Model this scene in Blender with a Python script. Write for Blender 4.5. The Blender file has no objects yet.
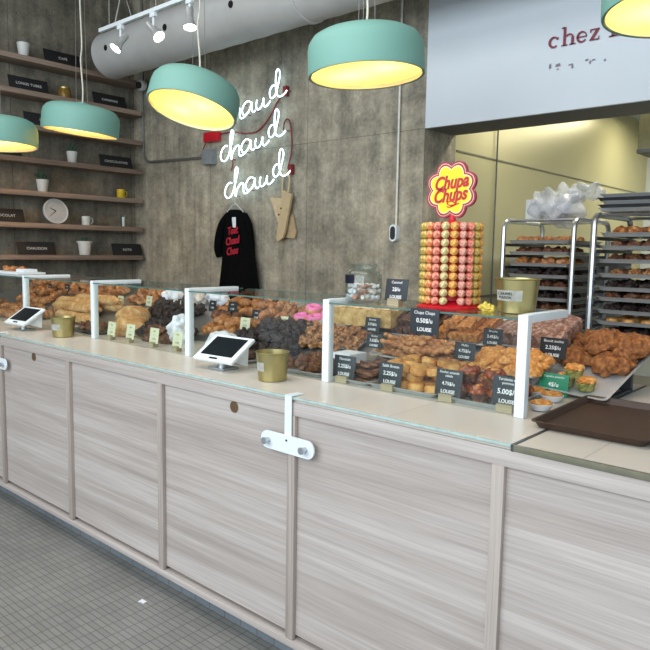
import bpy, bmesh, math, random
from mathutils import Vector, Matrix, Euler, noise
R=math.radians; PI=math.pi
random.seed(7)
SC=bpy.context.scene; COL=SC.collection

# ---------------- camera, world, exposure, large lights ----------------
cam=bpy.data.cameras.new('camera'); co=bpy.data.objects.new('camera',cam); COL.objects.link(co)
cam.sensor_width=36; cam.lens=36*674.86/650; cam.clip_start=.05
yaw,pitch,roll=R(41.47),R(6.2506),R(0.954)
F=Vector((-math.sin(yaw)*math.cos(pitch),math.cos(yaw)*math.cos(pitch),-math.sin(pitch)))
Rt=Vector((math.cos(yaw),math.sin(yaw),0)); U=Rt.cross(F)
R2=Rt*math.cos(roll)+U*math.sin(roll); U2=-Rt*math.sin(roll)+U*math.cos(roll)
co.matrix_world=Matrix(((R2.x,U2.x,-F.x,0),(R2.y,U2.y,-F.y,-1.7044),(R2.z,U2.z,-F.z,1.55),(0,0,0,1)))
SC.camera=co
SC.view_settings.view_transform='Standard'; SC.view_settings.look='None'
SC.view_settings.gamma=1; SC.view_settings.use_curve_mapping=False
SC.view_settings.exposure=0.0
w=bpy.data.worlds.new('world'); SC.world=w; w.use_nodes=True
w.node_tree.nodes['Background'].inputs[0].default_value=(.80,.91,1,1)
w.node_tree.nodes['Background'].inputs[1].default_value=1.05
def area(name,loc,rot,sx,sy,power,color):
    l=bpy.data.lights.new(name,'AREA'); l.shape='RECTANGLE'; l.size=sx; l.size_y=sy; l.energy=power; l.color=color
    o=bpy.data.objects.new(name,l); COL.objects.link(o); o.location=loc; o.rotation_euler=rot; return o
area('shop_window_daylight',(-1.0,-4.6,3.3),(R(66),0,0),7,2.6,300,(.86,.94,1))
area('kitchen_tube_light',(-1.7,6.3,3.1),(0,0,0),1.4,.4,42,(1,.94,.70))
area('kitchen_front_fill_light',(-1.6,3.4,3.1),(0,0,0),1.6,.3,26,(1,.95,.78))  # added fill that brightens the front of the kitchen, not a known fixture
area('overhead_fill_light',(-2.6,-.6,4.15),(0,0,0),5.5,1.6,95,(1,.98,.95))  # added overhead fill for worktop and floor; the room has no such panel

# ---------------- material helpers ----------------
def srgb(h):
    if isinstance(h,str):
        c=[int(h[i:i+2],16)/255 for i in (0,2,4)]
    else: c=[x/255 for x in h]
    return tuple(((x/12.92) if x<=.04045 else ((x+.055)/1.055)**2.4) for x in c)+(1,)
class NT:
    def __init__(s,name):
        s.m=bpy.data.materials.new(name); s.m.use_nodes=True; s.t=s.m.node_tree; s.n=s.t.nodes; s.b=s.n['Principled BSDF']
    def new(s,t,**k):
        n=s.n.new(t)
        for a,v in k.items():
            if hasattr(n,a): setattr(n,a,v)
            else: n.inputs[a.replace('_',' ')].default_value=v
        return n
    def link(s,a,b): s.t.links.new(a,b)
    def coord(s,scale=(1,1,1),kind='Object'):
        tc=s.n.new('ShaderNodeTexCoord'); mp=s.n.new('ShaderNodeMapping'); mp.inputs['Scale'].default_value=scale
        s.link(tc.outputs[kind],mp.inputs[0]); return mp.outputs[0]
    def noise(s,vec,scale,detail=4,rough=.55,dist=0):
        n=s.n.new('ShaderNodeTexNoise'); n.inputs['Scale'].default_value=scale; n.inputs['Detail'].default_value=detail
        n.inputs['Roughness'].default_value=rough; n.inputs['Distortion'].default_value=dist
        s.link(vec,n.inputs['Vector']); return n.outputs['Fac']
    def ramp(s,fac,stops):
        r=s.n.new('ShaderNodeValToRGB'); e=r.color_ramp.elements
        while len(e)>1: e.remove(e[0])
        e[0].position=stops[0][0]; e[0].color=stops[0][1]
        for p,c in stops[1:]:
            q=e.new(p); q.color=c
        s.link(fac,r.inputs[0]); return r.outputs[0]
    def mix(s,fac,a,b,mode='MIX'):
        m=s.n.new('ShaderNodeMix'); m.data_type='RGBA'; m.blend_type=mode
        for v,i in ((fac,0),(a,6),(b,7)):
            if isinstance(v,(int,float,tuple)): m.inputs[i].default_value=v
            else: s.link(v,m.inputs[i])
        return m.outputs[2]
    def bump(s,h,strength=.3,dist=.01):
        b=s.n.new('ShaderNodeBump'); b.inputs['Strength'].default_value=strength; b.inputs['Distance'].default_value=dist
        s.link(h,b.inputs['Height']); s.link(b.outputs[0],s.b.inputs['Normal'])
    def base(s,c,rough=.5,metal=0):
        if isinstance(c,tuple): s.b.inputs['Base Color'].default_value=c
        else: s.link(c,s.b.inputs['Base Color'])
        s.b.inputs['Roughness'].default_value=rough; s.b.inputs['Metallic'].default_value=metal
_mc={}
def plain(name,c,rough=.5,metal=0,emit=0,var=.12,scale=30,emitc=None):
    if name in _mc: return _mc[name]
    t=NT(name); c=srgb(c)
    v=t.coord(); f=t.noise(v,scale,3)
    d=tuple(x*(1-var) for x in c[:3])+(1,); l=tuple(min(1,x*(1+var)) for x in c[:3])+(1,)
    t.base(t.ramp(f,[(.3,d),(.7,l)]),rough,metal)
    if emit:
        t.b.inputs['Emission Color'].default_value=srgb(emitc) if emitc else c; t.b.inputs['Emission Strength'].default_value=emit
    _mc[name]=t.m; return t.m
def baked(name,lo,mid,hi,scale=40,rough=.6,bump=.5,fine=4):
    if name in _mc: return _mc[name]
    t=NT(name); v=t.coord(); f=t.noise(v,scale,6,.65); g=t.noise(v,scale*fine,3)
    c=t.ramp(f,[(.32,srgb(lo)),(.5,srgb(mid)),(.68,srgb(hi))])
    t.base(c,rough); t.bump(g,bump,.004); _mc[name]=t.m; return t.m

def wood(name,lo,mid,hi,axis='X',planks=True,rough=.5):
    t=NT(name); ax='XYZ'.index(axis)
    def sc(al,ac): q=[ac]*3; q[ax]=al; return tuple(q)
    band=t.noise(t.coord(sc(.35,11)),1,3,.5,.3)
    g1=t.noise(t.coord(sc(1.1,55)),1,4,.6,.8)
    g2=t.noise(t.coord(sc(3.5,190)),1,3,.6,.3)
    c=t.mix(.42,band,g1); c=t.mix(.25,c,g2)
    col=t.ramp(c,[(.38,srgb(lo)),(.5,srgb(mid)),(.60,srgb(hi))])
    t.base(col,rough); t.bump(g2,.08,.001); return t.m
M={}
M['oak']=wood('grey_oak_laminate',(158,147,141),(176,166,160),(192,184,178),'X')
M['oakz']=wood('grey_oak_batten',(140,127,120),(162,150,142),(180,169,160),'Z')
M['shelfwood']=wood('shelf_wood',(112,96,84),(142,122,108),(162,142,126),'Y')
M['blockwood']=wood('block_wood',(120,108,84),(160,145,115),(185,170,140),'X')

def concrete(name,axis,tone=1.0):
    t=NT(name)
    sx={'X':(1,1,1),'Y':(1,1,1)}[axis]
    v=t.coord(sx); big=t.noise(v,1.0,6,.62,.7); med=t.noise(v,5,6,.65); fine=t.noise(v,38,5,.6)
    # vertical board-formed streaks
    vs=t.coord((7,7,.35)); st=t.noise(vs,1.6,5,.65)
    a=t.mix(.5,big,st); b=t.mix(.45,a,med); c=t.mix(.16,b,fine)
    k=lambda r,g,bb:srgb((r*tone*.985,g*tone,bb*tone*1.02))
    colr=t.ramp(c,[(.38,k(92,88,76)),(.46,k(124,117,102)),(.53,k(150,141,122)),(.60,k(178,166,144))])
    # board seams every 0.6 m and one pour line
    sep=t.n.new('ShaderNodeSeparateXYZ'); tc=t.n.new('ShaderNodeTexCoord'); t.link(tc.outputs['Object'],sep.inputs[0])
    def seam(out,period,off,wd):
        m=t.n.new('ShaderNodeMath'); m.operation='ADD'; m.inputs[1].default_value=off; t.link(out,m.inputs[0])
        p=t.n.new('ShaderNodeMath'); p.operation='PINGPONG'; p.inputs[1].default_value=period/2; t.link(m.outputs[0],p.inputs[0])
        l=t.n.new('ShaderNodeMath'); l.operation='LESS_THAN'; l.inputs[1].default_value=wd; t.link(p.outputs[0],l.inputs[0]); return l.outputs[0]
    s1=seam(sep.outputs[0 if axis=='X' else 1],1.24,.13,.004); s2=seam(sep.outputs[2],2.3,-.12 if axis=='X' else .6,.003)
    mx=t.n.new('ShaderNodeMath'); mx.operation='MAXIMUM'; t.link(s1,mx.inputs[0]); t.link(s2,mx.inputs[1])
    mm=t.n.new('ShaderNodeMath'); mm.operation='MULTIPLY'; t.link(mx.outputs[0],mm.inputs[0]); t.link(med,mm.inputs[1])
    col2=t.mix(mm.outputs[0],colr,k(70,66,60))
    # pock marks
    vo=t.n.new('ShaderNodeTexVoronoi'); vo.inputs['Scale'].default_value=6; t.link(v,vo.inputs['Vector'])
    lt=t.n.new('ShaderNodeMath'); lt.operation='LESS_THAN'; lt.inputs[1].default_value=.035; t.link(vo.outputs['Distance'],lt.inputs[0])
    col3=t.mix(lt.outputs[0],col2,k(66,62,56))
    t.base(col3,.85); t.bump(c,.6,.02); return t.m
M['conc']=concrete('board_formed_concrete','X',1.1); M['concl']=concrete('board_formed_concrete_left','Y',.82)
def tiles(name,c1,c2,mortar,bw,bh,ms,rough=.45):
    t=NT(name); tc=t.n.new('ShaderNodeTexCoord'); b=t.n.new('ShaderNodeTexBrick'); b.offset=0; b.squash=1
    t.link(tc.outputs['Object'],b.inputs['Vector'])
    b.inputs['Color1'].default_value=srgb(c1); b.inputs['Color2'].default_value=srgb(c2); b.inputs['Mortar'].default_value=srgb(mortar)
    b.inputs['Scale'].default_value=1; b.inputs['Mortar Size'].default_value=ms; b.inputs['Brick Width'].default_value=bw; b.inputs['Row Height'].default_value=bh
    n=t.noise(t.coord(),1.5,4); c=t.mix(.25,b.outputs['Color'],t.ramp(n,[(.3,srgb((110,110,108))),(.7,srgb((170,168,164)))]))
    t.base(c,rough); t.bump(b.outputs['Fac'],-.3,.003); return t.m
M['floor']=tiles('small_grey_floor_tiles',(118,117,112),(132,130,125),(62,62,60),.075,.026,.0022)
M['kick']=tiles('kick_tiles',(92,104,114),(100,112,122),(60,66,72),.1,.2,.003)
M['worktop']=tiles('cream_worktop_tiles',(214,205,190),(219,210,196),(176,166,152),.62,.62,.0016,.3)
M['white']=plain('white_powder_coat',(222,230,234),.35,var=.02)
M['whitemat']=plain('white_painted_plaster',(205,213,220),.7,var=.02,scale=2)
M['ceil']=plain('ceiling_concrete_paint',(105,104,100),.9)
M['beige']=plain('kitchen_beige_panel',(196,190,150),.32,.25,var=.04,scale=1)
M['steel']=plain('brushed_steel',(190,194,198),.32,.9,var=.06)
M['alu']=plain('aluminium_tray',(200,203,204),.42,.6,var=.05)
M['darksteel']=plain('dark_steel',(84,88,92),.4,.6)
M['duct']=plain('galvanised_duct',(196,196,194),.55,.15,var=.06,scale=4)
M['black']=plain('matt_black_board',(22,22,24),.6)
M['hole']=plain('dark_hole',(10,10,10),.9)
M['card']=plain('slate_price_card',(34,40,46),.5)
M['lett']=plain('white_lettering',(235,235,235),.6,var=.01)
M['greycard']=plain('grey_lettering',(190,190,186),.6,var=.01)
M['lightcard']=plain('cream_price_card',(214,214,182),.5,var=.03)
M['inkgrey']=plain('grey_ink',(120,120,104),.6)
M['greencard']=plain('green_price_card',(20,128,90),.5)
M['teal']=plain('mint_lacquer',(120,168,156),.6,var=.015,scale=3)
M['shadein']=plain('cream_lamp_interior',(250,242,222),.6,var=.01)
t=NT('frosted_amber_diffuser'); t.n.remove(t.b); q1=t.n.new('ShaderNodeBsdfTranslucent'); q1.inputs[0].default_value=srgb((255,244,222)); q2=t.n.new('ShaderNodeBsdfDiffuse'); q2.inputs[0].default_value=srgb((250,236,205)); q3=t.n.new('ShaderNodeMixShader'); q3.inputs[0].default_value=.25; t.link(q1.outputs[0],q3.inputs[1]); t.link(q2.outputs[0],q3.inputs[2]); t.link(q3.outputs[0],t.n['Material Output'].inputs[0]); M['diffuser']=t.m
M['cord']=plain('pale_cable',(215,212,196),.6)
M['wire']=plain('steel_wire',(150,150,146),.4,.7)
M['gold']=plain('brass_gold',(170,158,108),.3,.85,var=.05)
M['label']=plain('pale_label',(214,214,206),.5)
M['red']=plain('red_plastic',(196,24,40),.4)
M['redcable']=plain('dark_red_cable',(132,40,44),.5)
M['scriptred']=plain('script_red',(176,20,34),.45)
M['darkred']=plain('dark_red_vinyl',(120,26,50),.5)
M['yellow']=plain('yellow_print',(250,215,20),.45,var=.02)
M['cream']=plain('cream_print',(250,225,170),.5,var=.02)
M['magenta']=plain('wine_edge',(150,40,70),.5)
M['tray']=plain('dark_brown_tray',(62,44,34),.45,var=.08)
M['neon']=plain('neon_glass',(225,250,255),.3,emit=4.5,var=.0,emitc=(205,240,255))
M['bulb']=plain('warm_bulb',(255,225,140),.3,emit=14,emitc=(255,220,130),var=0)
M['spotface']=plain('white_spot_face',(255,255,250),.3,emit=5,var=0,emitc=(255,252,240))
M['screen']=plain('dark_screen',(26,32,36),.12)
M['shirt']=plain('black_jersey',(9,9,10),1.0,var=.2); M['shirt'].node_tree.nodes['Principled BSDF'].inputs['Specular IOR Level'].default_value=.1
M['print']=plain('red_print',(176,30,50),.8)
M['canvas']=plain('tan_canvas',(186,166,130),.9,var=.06)
M['ceramic']=plain('white_ceramic',(205,207,204),.4,var=.02)
M['yceramic']=plain('yellow_ceramic',(206,178,30),.35)
M['amber']=plain('amber_glass',(120,92,38),.2)
M['soil']=plain('potting_soil',(50,38,28),.95)
M['leaf']=plain('succulent_leaf',(58,84,62),.55,var=.25)
M['clockface']=plain('grey_clock_face',(175,177,176),.5,var=.1,scale=25)
M['paper']=plain('white_paper',(222,224,230),.8,var=.03)
M['icing']=plain('pink_icing',(226,118,178),.3)
M['cocoa']=baked('cocoa_crumb',(20,11,9),(38,23,19),(70,46,38),60,.6)
M['choc']=baked('chocolate_brown',(54,30,20),(92,54,34),(150,96,58),50)
M['crois']=baked('croissant_crust',(112,66,34),(166,106,58),(210,158,98),30,.45,.3)
M['gold_bake']=baked('golden_butter_crust',(170,108,46),(206,146,74),(228,178,104),26,.6,.2)
M['bread']=baked('bread_crust',(150,96,48),(196,146,88),(226,196,150),16,.7,.4)
M['nut']=baked('nut_crumble',(88,52,30),(150,98,58),(214,168,112),70,.6,.8)
M['jam']=baked('glossy_red_brown_glaze',(76,24,12),(140,60,26),(206,132,64),45,.25,.3)
M['gran']=baked('caramel_granola',(140,78,34),(190,120,56),(226,170,100),60,.55,.7)
M['dust']=baked('sugar_dusted_cake',(98,62,50),(142,104,88),(206,186,176),34,.8,.6)
M['pist']=baked('pistachio_green_cake',(70,84,30),(120,126,60),(190,170,110),60,.7,.6)
M['apple']=baked('apple_tart_fill',(170,84,30),(214,146,70),(240,200,130),60,.4,.5)
M['merin']=baked('pale_meringue',(196,176,156),(226,212,198),(244,238,230),30,.7,.3)
M['candy']=baked('mixed_candy',(150,110,100),(220,214,206),(240,240,244),18,.5,.2)
WR=[baked('wrapper_orange',(190,60,36),(222,128,70),(246,220,160),150,.3,.2),baked('wrapper_pink',(170,40,60),(216,110,90),(244,206,170),150,.3,.2),
    baked('wrapper_cream',(120,104,60),(200,180,120),(240,230,190),150,.3,.2),baked('wrapper_green',(90,104,40),(190,160,70),(232,206,130),150,.3,.2),
    baked('wrapper_yellow',(180,90,30),(220,150,60),(246,216,140),150,.3,.2),baked('wrapper_lilac',(160,90,110),(214,140,120),(240,204,180),150,.3,.2)]
def glassmat(name,tint,spec=1.0,ior=1.45):
    t=NT(name); t.n.remove(t.b)
    tr=t.n.new('ShaderNodeBsdfTransparent'); tr.inputs[0].default_value=tint
    gl=t.n.new('ShaderNodeBsdfGlossy'); gl.inputs['Roughness'].default_value=.02
    fr=t.n.new('ShaderNodeFresnel'); ge=t.n.new('ShaderNodeNewGeometry'); mr=t.n.new('ShaderNodeMapRange')
    mr.inputs[3].default_value=ior; mr.inputs[4].default_value=1/ior; t.link(ge.outputs['Backfacing'],mr.inputs[0]); t.link(mr.outputs[0],fr.inputs[0])
    mx=t.n.new('ShaderNodeMixShader'); t.link(fr.outputs[0],mx.inputs[0]); t.link(tr.outputs[0],mx.inputs[1]); t.link(gl.outputs[0],mx.inputs[2])
    t.link(mx.outputs[0],t.n['Material Output'].inputs[0]); return t.m
M['glass']=glassmat('clear_glass',(.96,.985,.975,1),ior=1.3)
M['jarglass']=glassmat('jar_glass',(.93,.96,.95,1))
M['bagfilm']=glassmat('clear_film',(.80,.84,.88,1),ior=1.9)
t=NT('crinkled_film'); t.base(srgb((225,230,238)),.12); t.b.inputs['Alpha'].default_value=.45; t.bump(t.noise(t.coord(),26,5,.6,.6),1.0,.03); M['film']=t.m
M['edge']=plain('green_glass_edge',(74,112,104),.15)
M['paleedge']=plain('pale_glass_edge',(170,190,186),.15)

# ---------------- mesh helpers ----------------
class MB:
    def __init__(s): s.bm=bmesh.new()
    def box(s,x0,x1,y0,y1,z0,z1,bev=0,mat=None):
        b=s.bm if not bev else bmesh.new()
        r=bmesh.ops.create_cube(b,size=1)
        m=Matrix.Translation(((x0+x1)/2,(y0+y1)/2,(z0+z1)/2))@Matrix.Diagonal((abs(x1-x0),abs(y1-y0),abs(z1-z0),1))
        if mat is not None: m=mat@m
        bmesh.ops.transform(b,matrix=m,verts=r['verts'])
        if bev:
            bmesh.ops.bevel(b,geom=b.edges[:],offset=bev,segments=2,affect='EDGES',profile=.7); s._merge(b)
        return s
    def _merge(s,b):
        me=bpy.data.meshes.new('t'); b.to_mesh(me); b.free(); s.bm.from_mesh(me); bpy.data.meshes.remove(me)
    def lathe(s,prof,seg=24,M4=None,wob=None,cap=True):
        vs=[]
        for r,z in prof:
            ring=[]
            for i in range(seg):
                a=2*PI*i/seg; rr=r*(1+(wob(a) if wob else 0))
                ring.append(s.bm.verts.new((rr*math.cos(a),rr*math.sin(a),z)))
            vs.append(ring)
        for k in range(len(vs)-1):
            for i in range(seg):
                j=(i+1)%seg; s.bm.faces.new((vs[k][i],vs[k][j],vs[k+1][j],vs[k+1][i]))
        if cap and prof[0][0]>1e-5: s.bm.faces.new(list(reversed(vs[0])))
        if cap and prof[-1][0]>1e-5: s.bm.faces.new(vs[-1])
        if M4 is not None: bmesh.ops.transform(s.bm,matrix=M4,verts=[v for q in vs for v in q])
        return s
    def tube(s,pts,r,seg=8,closed=False):
        pts=[Vector(p) for p in pts]; n=len(pts); rings=[]
        up=Vector((0,0,1)); prev=None
        for i,p in enumerate(pts):
            a=pts[i-1] if (i>0 or closed) else p; b=pts[(i+1)%n] if (i<n-1 or closed) else p
            t=(b-a)
            if t.length<1e-9: t=Vector((0,0,1))
            t.normalize()
            if prev is None:
                ref=up if abs(t.z)<.9 else Vector((1,0,0)); u=t.cross(ref).normalized()
            else:
                u=(prev-t*prev.dot(t)); u=u.normalized() if u.length>1e-6 else t.orthogonal().normalized()
            prev=u; v=t.cross(u); rr=r[i] if isinstance(r,(list,tuple)) else r
            rings.append([s.bm.verts.new(p+u*rr*math.cos(2*PI*k/seg)+v*rr*math.sin(2*PI*k/seg)) for k in range(seg)])
        for i in range(n-1 if not closed else n):
            A=rings[i];B=rings[(i+1)%n]
            for k in range(seg): s.bm.faces.new((A[k],A[(k+1)%seg],B[(k+1)%seg],B[k]))
        if not closed:
            s.bm.faces.new(list(reversed(rings[0]))); s.bm.faces.new(rings[-1])
        return s
    def prism(s,poly,y0,y1,M4=None):
        # polygon in XZ extruded in Y
        a=[s.bm.verts.new((x,y0,z)) for x,z in poly]; b=[s.bm.verts.new((x,y1,z)) for x,z in poly]; n=len(poly)
        s.bm.faces.new(a); s.bm.faces.new(list(reversed(b)))
        for i in range(n): s.bm.faces.new((a[i],b[i],b[(i+1)%n],a[(i+1)%n]))
        if M4 is not None: bmesh.ops.transform(s.bm,matrix=M4,verts=a+b)
        return s
    def blob(s,c,rx,ry,rz,sub=3,amp=.0,freq=20,seed=0,flat=None):
        b=bmesh.new(); bmesh.ops.create_icosphere(b,subdivisions=sub,radius=1)
        for v in b.verts:
            p=v.co.copy(); q=Vector((p.x*rx,p.y*ry,p.z*rz))
            if amp: q+=p*amp*noise.noise(q*freq+Vector((seed*3.1,seed*1.7,seed)))
            if flat is not None and q.z<flat: q.z=flat
            v.co=q+Vector(c)
        s._merge(b); return s
    def build(s,name,mat,parent=None,smooth=True,loc=None):
        bmesh.ops.recalc_face_normals(s.bm,faces=s.bm.faces[:])
        me=bpy.data.meshes.new(name); s.bm.to_mesh(me); s.bm.free()
        if smooth:
            for f in me.polygons: f.use_smooth=True
            try: me.set_sharp_from_angle(angle=R(38))
            except Exception: pass
        me.materials.append(mat)
        o=bpy.data.objects.new(name,me); COL.objects.link(o)
        if parent: o.parent=parent
        if loc: o.location=loc
        return o
def tag(o,label,cat,group=None,kind=None):
    o['label']=label; o['category']=cat
    if group: o['group']=group
    if kind: o['kind']=kind
    return o
def thing(name,label,cat,loc=(0,0,0),rz=0,group=None):
    o=bpy.data.objects.new(name,None); COL.objects.link(o); o.location=loc; o.rotation_euler=(0,0,rz); o.empty_display_size=.05
    return tag(o,label,cat,group)
def struct(o): o['kind']='structure'; return o
def copy_thing(root,M4,label,group=None,mats=None):
    c=root.copy(); COL.objects.link(c); c.matrix_world=M4; c['label']=label
    if group: c['group']=group
    for ch in kids.get(root.name,[]):
        d=ch.copy(); COL.objects.link(d); d.parent=c
    return c
kids={}
def text_obj(body,size,mat,parent,loc,rot=(PI/2,0,0),extrude=.0006,align='CENTER',offset=0,shear=0,name='lettering',sx=1,spacing=1):
    cu=bpy.data.curves.new('t','FONT'); cu.body=body; cu.size=size; cu.extrude=extrude; cu.align_x=align; cu.align_y='CENTER'
    cu.offset=offset; cu.shear=shear; cu.space_character=spacing; cu.resolution_u=3
    t=bpy.data.objects.new('t',cu); COL.objects.link(t); bpy.context.view_layer.update()
    dg=bpy.context.evaluated_depsgraph_get(); me=bpy.data.meshes.new_from_object(t.evaluated_get(dg))
    bpy.data.objects.remove(t); bpy.data.curves.remove(cu)
    me.materials.clear(); me.materials.append(mat); me.name=name
    o=bpy.data.objects.new(name,me); COL.objects.link(o); o.parent=parent; o.location=loc; o.rotation_euler=rot; o.scale=(sx,1,1)
    return o
def smoothpath(pts,n=5):
    out=[]; P=[Vector(p) for p in pts]
    for i in range(len(P)-1):
        p0=P[max(i-1,0)];p1=P[i];p2=P[i+1];p3=P[min(i+2,len(P)-1)]
        for k in range(n):
            t=k/n; out.append(.5*((2*p1)+(-p0+p2)*t+(2*p0-5*p1+4*p2-p3)*t*t+(-p0+3*p1-3*p2+p3)*t**3))
    out.append(P[-1]); return out
ORD=['first','second','third','fourth','fifth','sixth','seventh','eighth','ninth','tenth','eleventh','twelfth','thirteenth','fourteenth']

# ---------------- structure ----------------
YW=2.4; XL=-6.35; CEIL=4.2
struct(MB().box(XL-.2,4.5,-3.6,8,-.1,0).build('floor',M['floor'],smooth=False))
struct(MB().box(XL-.2,-2.72,YW,YW+.42,0,CEIL).build('wall_back',M['conc'],smooth=False))
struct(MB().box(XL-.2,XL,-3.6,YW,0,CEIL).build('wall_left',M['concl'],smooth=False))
struct(MB().box(XL-.2,4.5,-3.6,YW+.42,CEIL,CEIL+.1).build('ceiling',M['ceil'],smooth=False))
li=struct(MB().box(-2.72,1.6,YW+.02,YW+.4,2.425,CEIL).build('wall_back_lintel',M['ceil'],smooth=False))
lp=struct(MB().box(-2.715,1.6,YW-.005,YW+.02,2.42,CEIL).build('wall_back_lintel_face',M['whitemat'],smooth=False))
struct(MB().box(1.6,4.5,YW,YW+.42,0,CEIL).build('wall_back_right',M['whitemat'],smooth=False))
kw=MB().box(-2.86,-2.76,YW+.42,8,0,3.3)
kw.build('wall_kitchen_left',M['beige'],smooth=False)['kind']='structure'
tr=MB()
for zz in (2.33,1.2): tr.box(-2.76,-2.752,YW+.5,7.9,zz-.006,zz+.006)
struct(tr.build('trim_1',M['inkgrey'],smooth=False))
tr=MB(); tr.tube([(-2.745,3.53,.1),(-2.745,3.53,3.2)],.006,6); struct(tr.build('trim_2',M['darksteel']))
struct(MB().box(-2.86,3,7.55,7.65,0,3.3).build('wall_kitchen_back',M['whitemat'],smooth=False))
struct(MB().box(-2.86,3,YW+.42,7.65,3.2,3.3).build('ceiling_kitchen',M['whitemat'],smooth=False))
struct(MB().box(2.4,2.5,YW+.42,7.65,0,3.3).build('wall_kitchen_right',M['beige'],smooth=False))

# lintel lettering (wine red serif letters on the white face)
lt=struct(thing('trim_3','wine red wall lettering above the kitchen opening','lettering',(-1.655,YW-.012,2.80)))
del lt['label'],lt['category']
def serif_text(parent,body,x,z,size,mat):
    o=text_obj(body,size,mat,parent,(x,0,z),extrude=.002,align='LEFT',offset=.0035,name='lettering'); return o
def strokes(polys,mat,parent,name='lettering',depth=.004):
    m=MB()
    for p in polys: m.prism(p,-depth/2,depth/2)
    return m.build(name,mat,parent,smooth=False)
def arcband(cx,cz,ro,ri,a0,a1,sx=1,shift=0,n=14):
    out=[];
    for i in range(n+1):
        a=R(a0+(a1-a0)*i/n); out.append((cx+ro*sx*math.cos(a),cz+ro*math.sin(a)))
    for i in range(n,-1,-1):
        a=R(a0+(a1-a0)*i/n); out.append((cx+shift+ri*sx*math.cos(a),cz+ri*math.sin(a)))
    return out
def chez(parent):
    h=.075; P=[]; th=.017; s=.006
    def ser(x,z,w=.042): return [(x-w/2,z),(x+w/2,z),(x+w/2,z+s),(x-w/2,z+s)]
    def stem(x,z0,z1,w=th): return [(x-w/2,z0),(x+w/2,z0),(x+w/2,z1),(x-w/2,z1)]
    # c
    P.append(arcband(-.165,.0375,.040,.028,50,310,.88,.006)); P.append([(-.147,.052),(-.133,.052),(-.131,.068),(-.146,.066)])
    # h
    P+= [stem(-.09,0,.125),ser(-.09,0),[(-.112,.119),(-.09,.119),(-.09,.127),(-.108,.127)],ser(-.036,0),stem(-.036,0,.052),arcband(-.058,.050,.028,.017,0,150,1.0)]
    # e
    P.append(arcband(.024,.0375,.040,.028,0,325,.86,.004)); P.append([(-.008,.034),(.056,.034),(.056,.042),(-.008,.042)])
    # z
    P+= [[(.078,.068),(.138,.068),(.138,.076),(.078,.076)],[(.078,.054),(.084,.054),(.088,.068),(.078,.068)],[(.116,.070),(.138,.070),(.100,.006),(.078,.006)],[(.076,0),(.138,0),(.138,.008),(.076,.008)],[(.131,.008),(.138,.008),(.138,.024),(.134,.024)]]
    # L
    P+= [stem(.225,0,.115,.02),ser(.225,.109,.05),[(.2,0),(.268,0),(.268,.008),(.2,.008)],[(.256,.008),(.268,.008),(.268,.032),(.263,.032)]]
    # o u i s e continuing behind the lamp
    P.append(arcband(.325,.0375,.040,.028,0,359,.86)); 
    P+= [stem(.39,.02,.072),stem(.44,0,.072),arcband(.415,.026,.033,.022,180,360,.95),stem(.485,0,.072),ser(.485,0),arcband(.485,.1,.011,.001,0,350)]
    P+= [arcband(.535,.055,.02,.010,20,250,1.1),arcband(.535,.02,.02,.010,200,430,1.1)]
    P.append(arcband(.6,.0375,.040,.028,0,325,.86,.004)); P.append([(.568,.034),(.632,.034),(.632,.042),(.568,.042)])
    for k in range(len(P)): P[k]=[(x*.905,z*.85) for x,z in P[k]]
    strokes(P,M['darkred'],parent)
chez(lt)
m=MB()
for x,z,w,h in ((-.17,-.12,.012,.03),(-.13,-.115,.03,.018),(-.12,-.135,.012,.01),(-.05,-.12,.03,.008),(-.03,-.14,.01,.02),(.05,-.11,.02,.01),(.075,-.13,.01,.02),(.09,-.115,.02,.008),(.16,-.13,.01,.014)):
    m.prism([(x,z),(x+w,z+.004),(x+w*.9,z+h),(x+w*.1,z+h*.8)],-.001,.001)
m.build('worn_letter_remnant',plain('faded_mauve_vinyl',(130,118,128),.7),lt,smooth=False)

# ---------------- duct ----------------
d=thing('ventilation_duct','large round galvanised ventilation duct running along the concrete wall','duct',(-5.95,1.9,3.355))
m=MB(); n=90; pr=[]
rr=.205
L=7.6
for i in range(n+1):
    x=L*i/n; pr.append((rr+(.003 if i%3==0 else 0),x))
m.lathe(pr,40,Matrix.Rotation(R(90),4,'Y')); m.build('duct_tube',M['duct'],d)
for x in (.25,.52,1.15,1.97,2.9,4.1):
    q=MB()
    q.lathe([(.026,0),(.026,.008)],16,Matrix.Translation((x,math.cos(R(184))*rr*.985,math.sin(R(184))*rr*.985))@Matrix.Rotation(R(94),4,'X'))
    q.build('hole',M['hole'],d)
m=MB(); m.lathe([(rr+.012,0),(rr+.012,.03)],40,Matrix.Translation((2.55,0,0))@Matrix.Rotation(R(90),4,'Y')); m.build('joint_band',M['duct'],d)

# ---------------- counter ----------------
c=thing('display_counter','long pale oak fronted bakery counter with vertical battens','counter',(0,0,0))
CX0,CX1=-6.12,1.0
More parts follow.
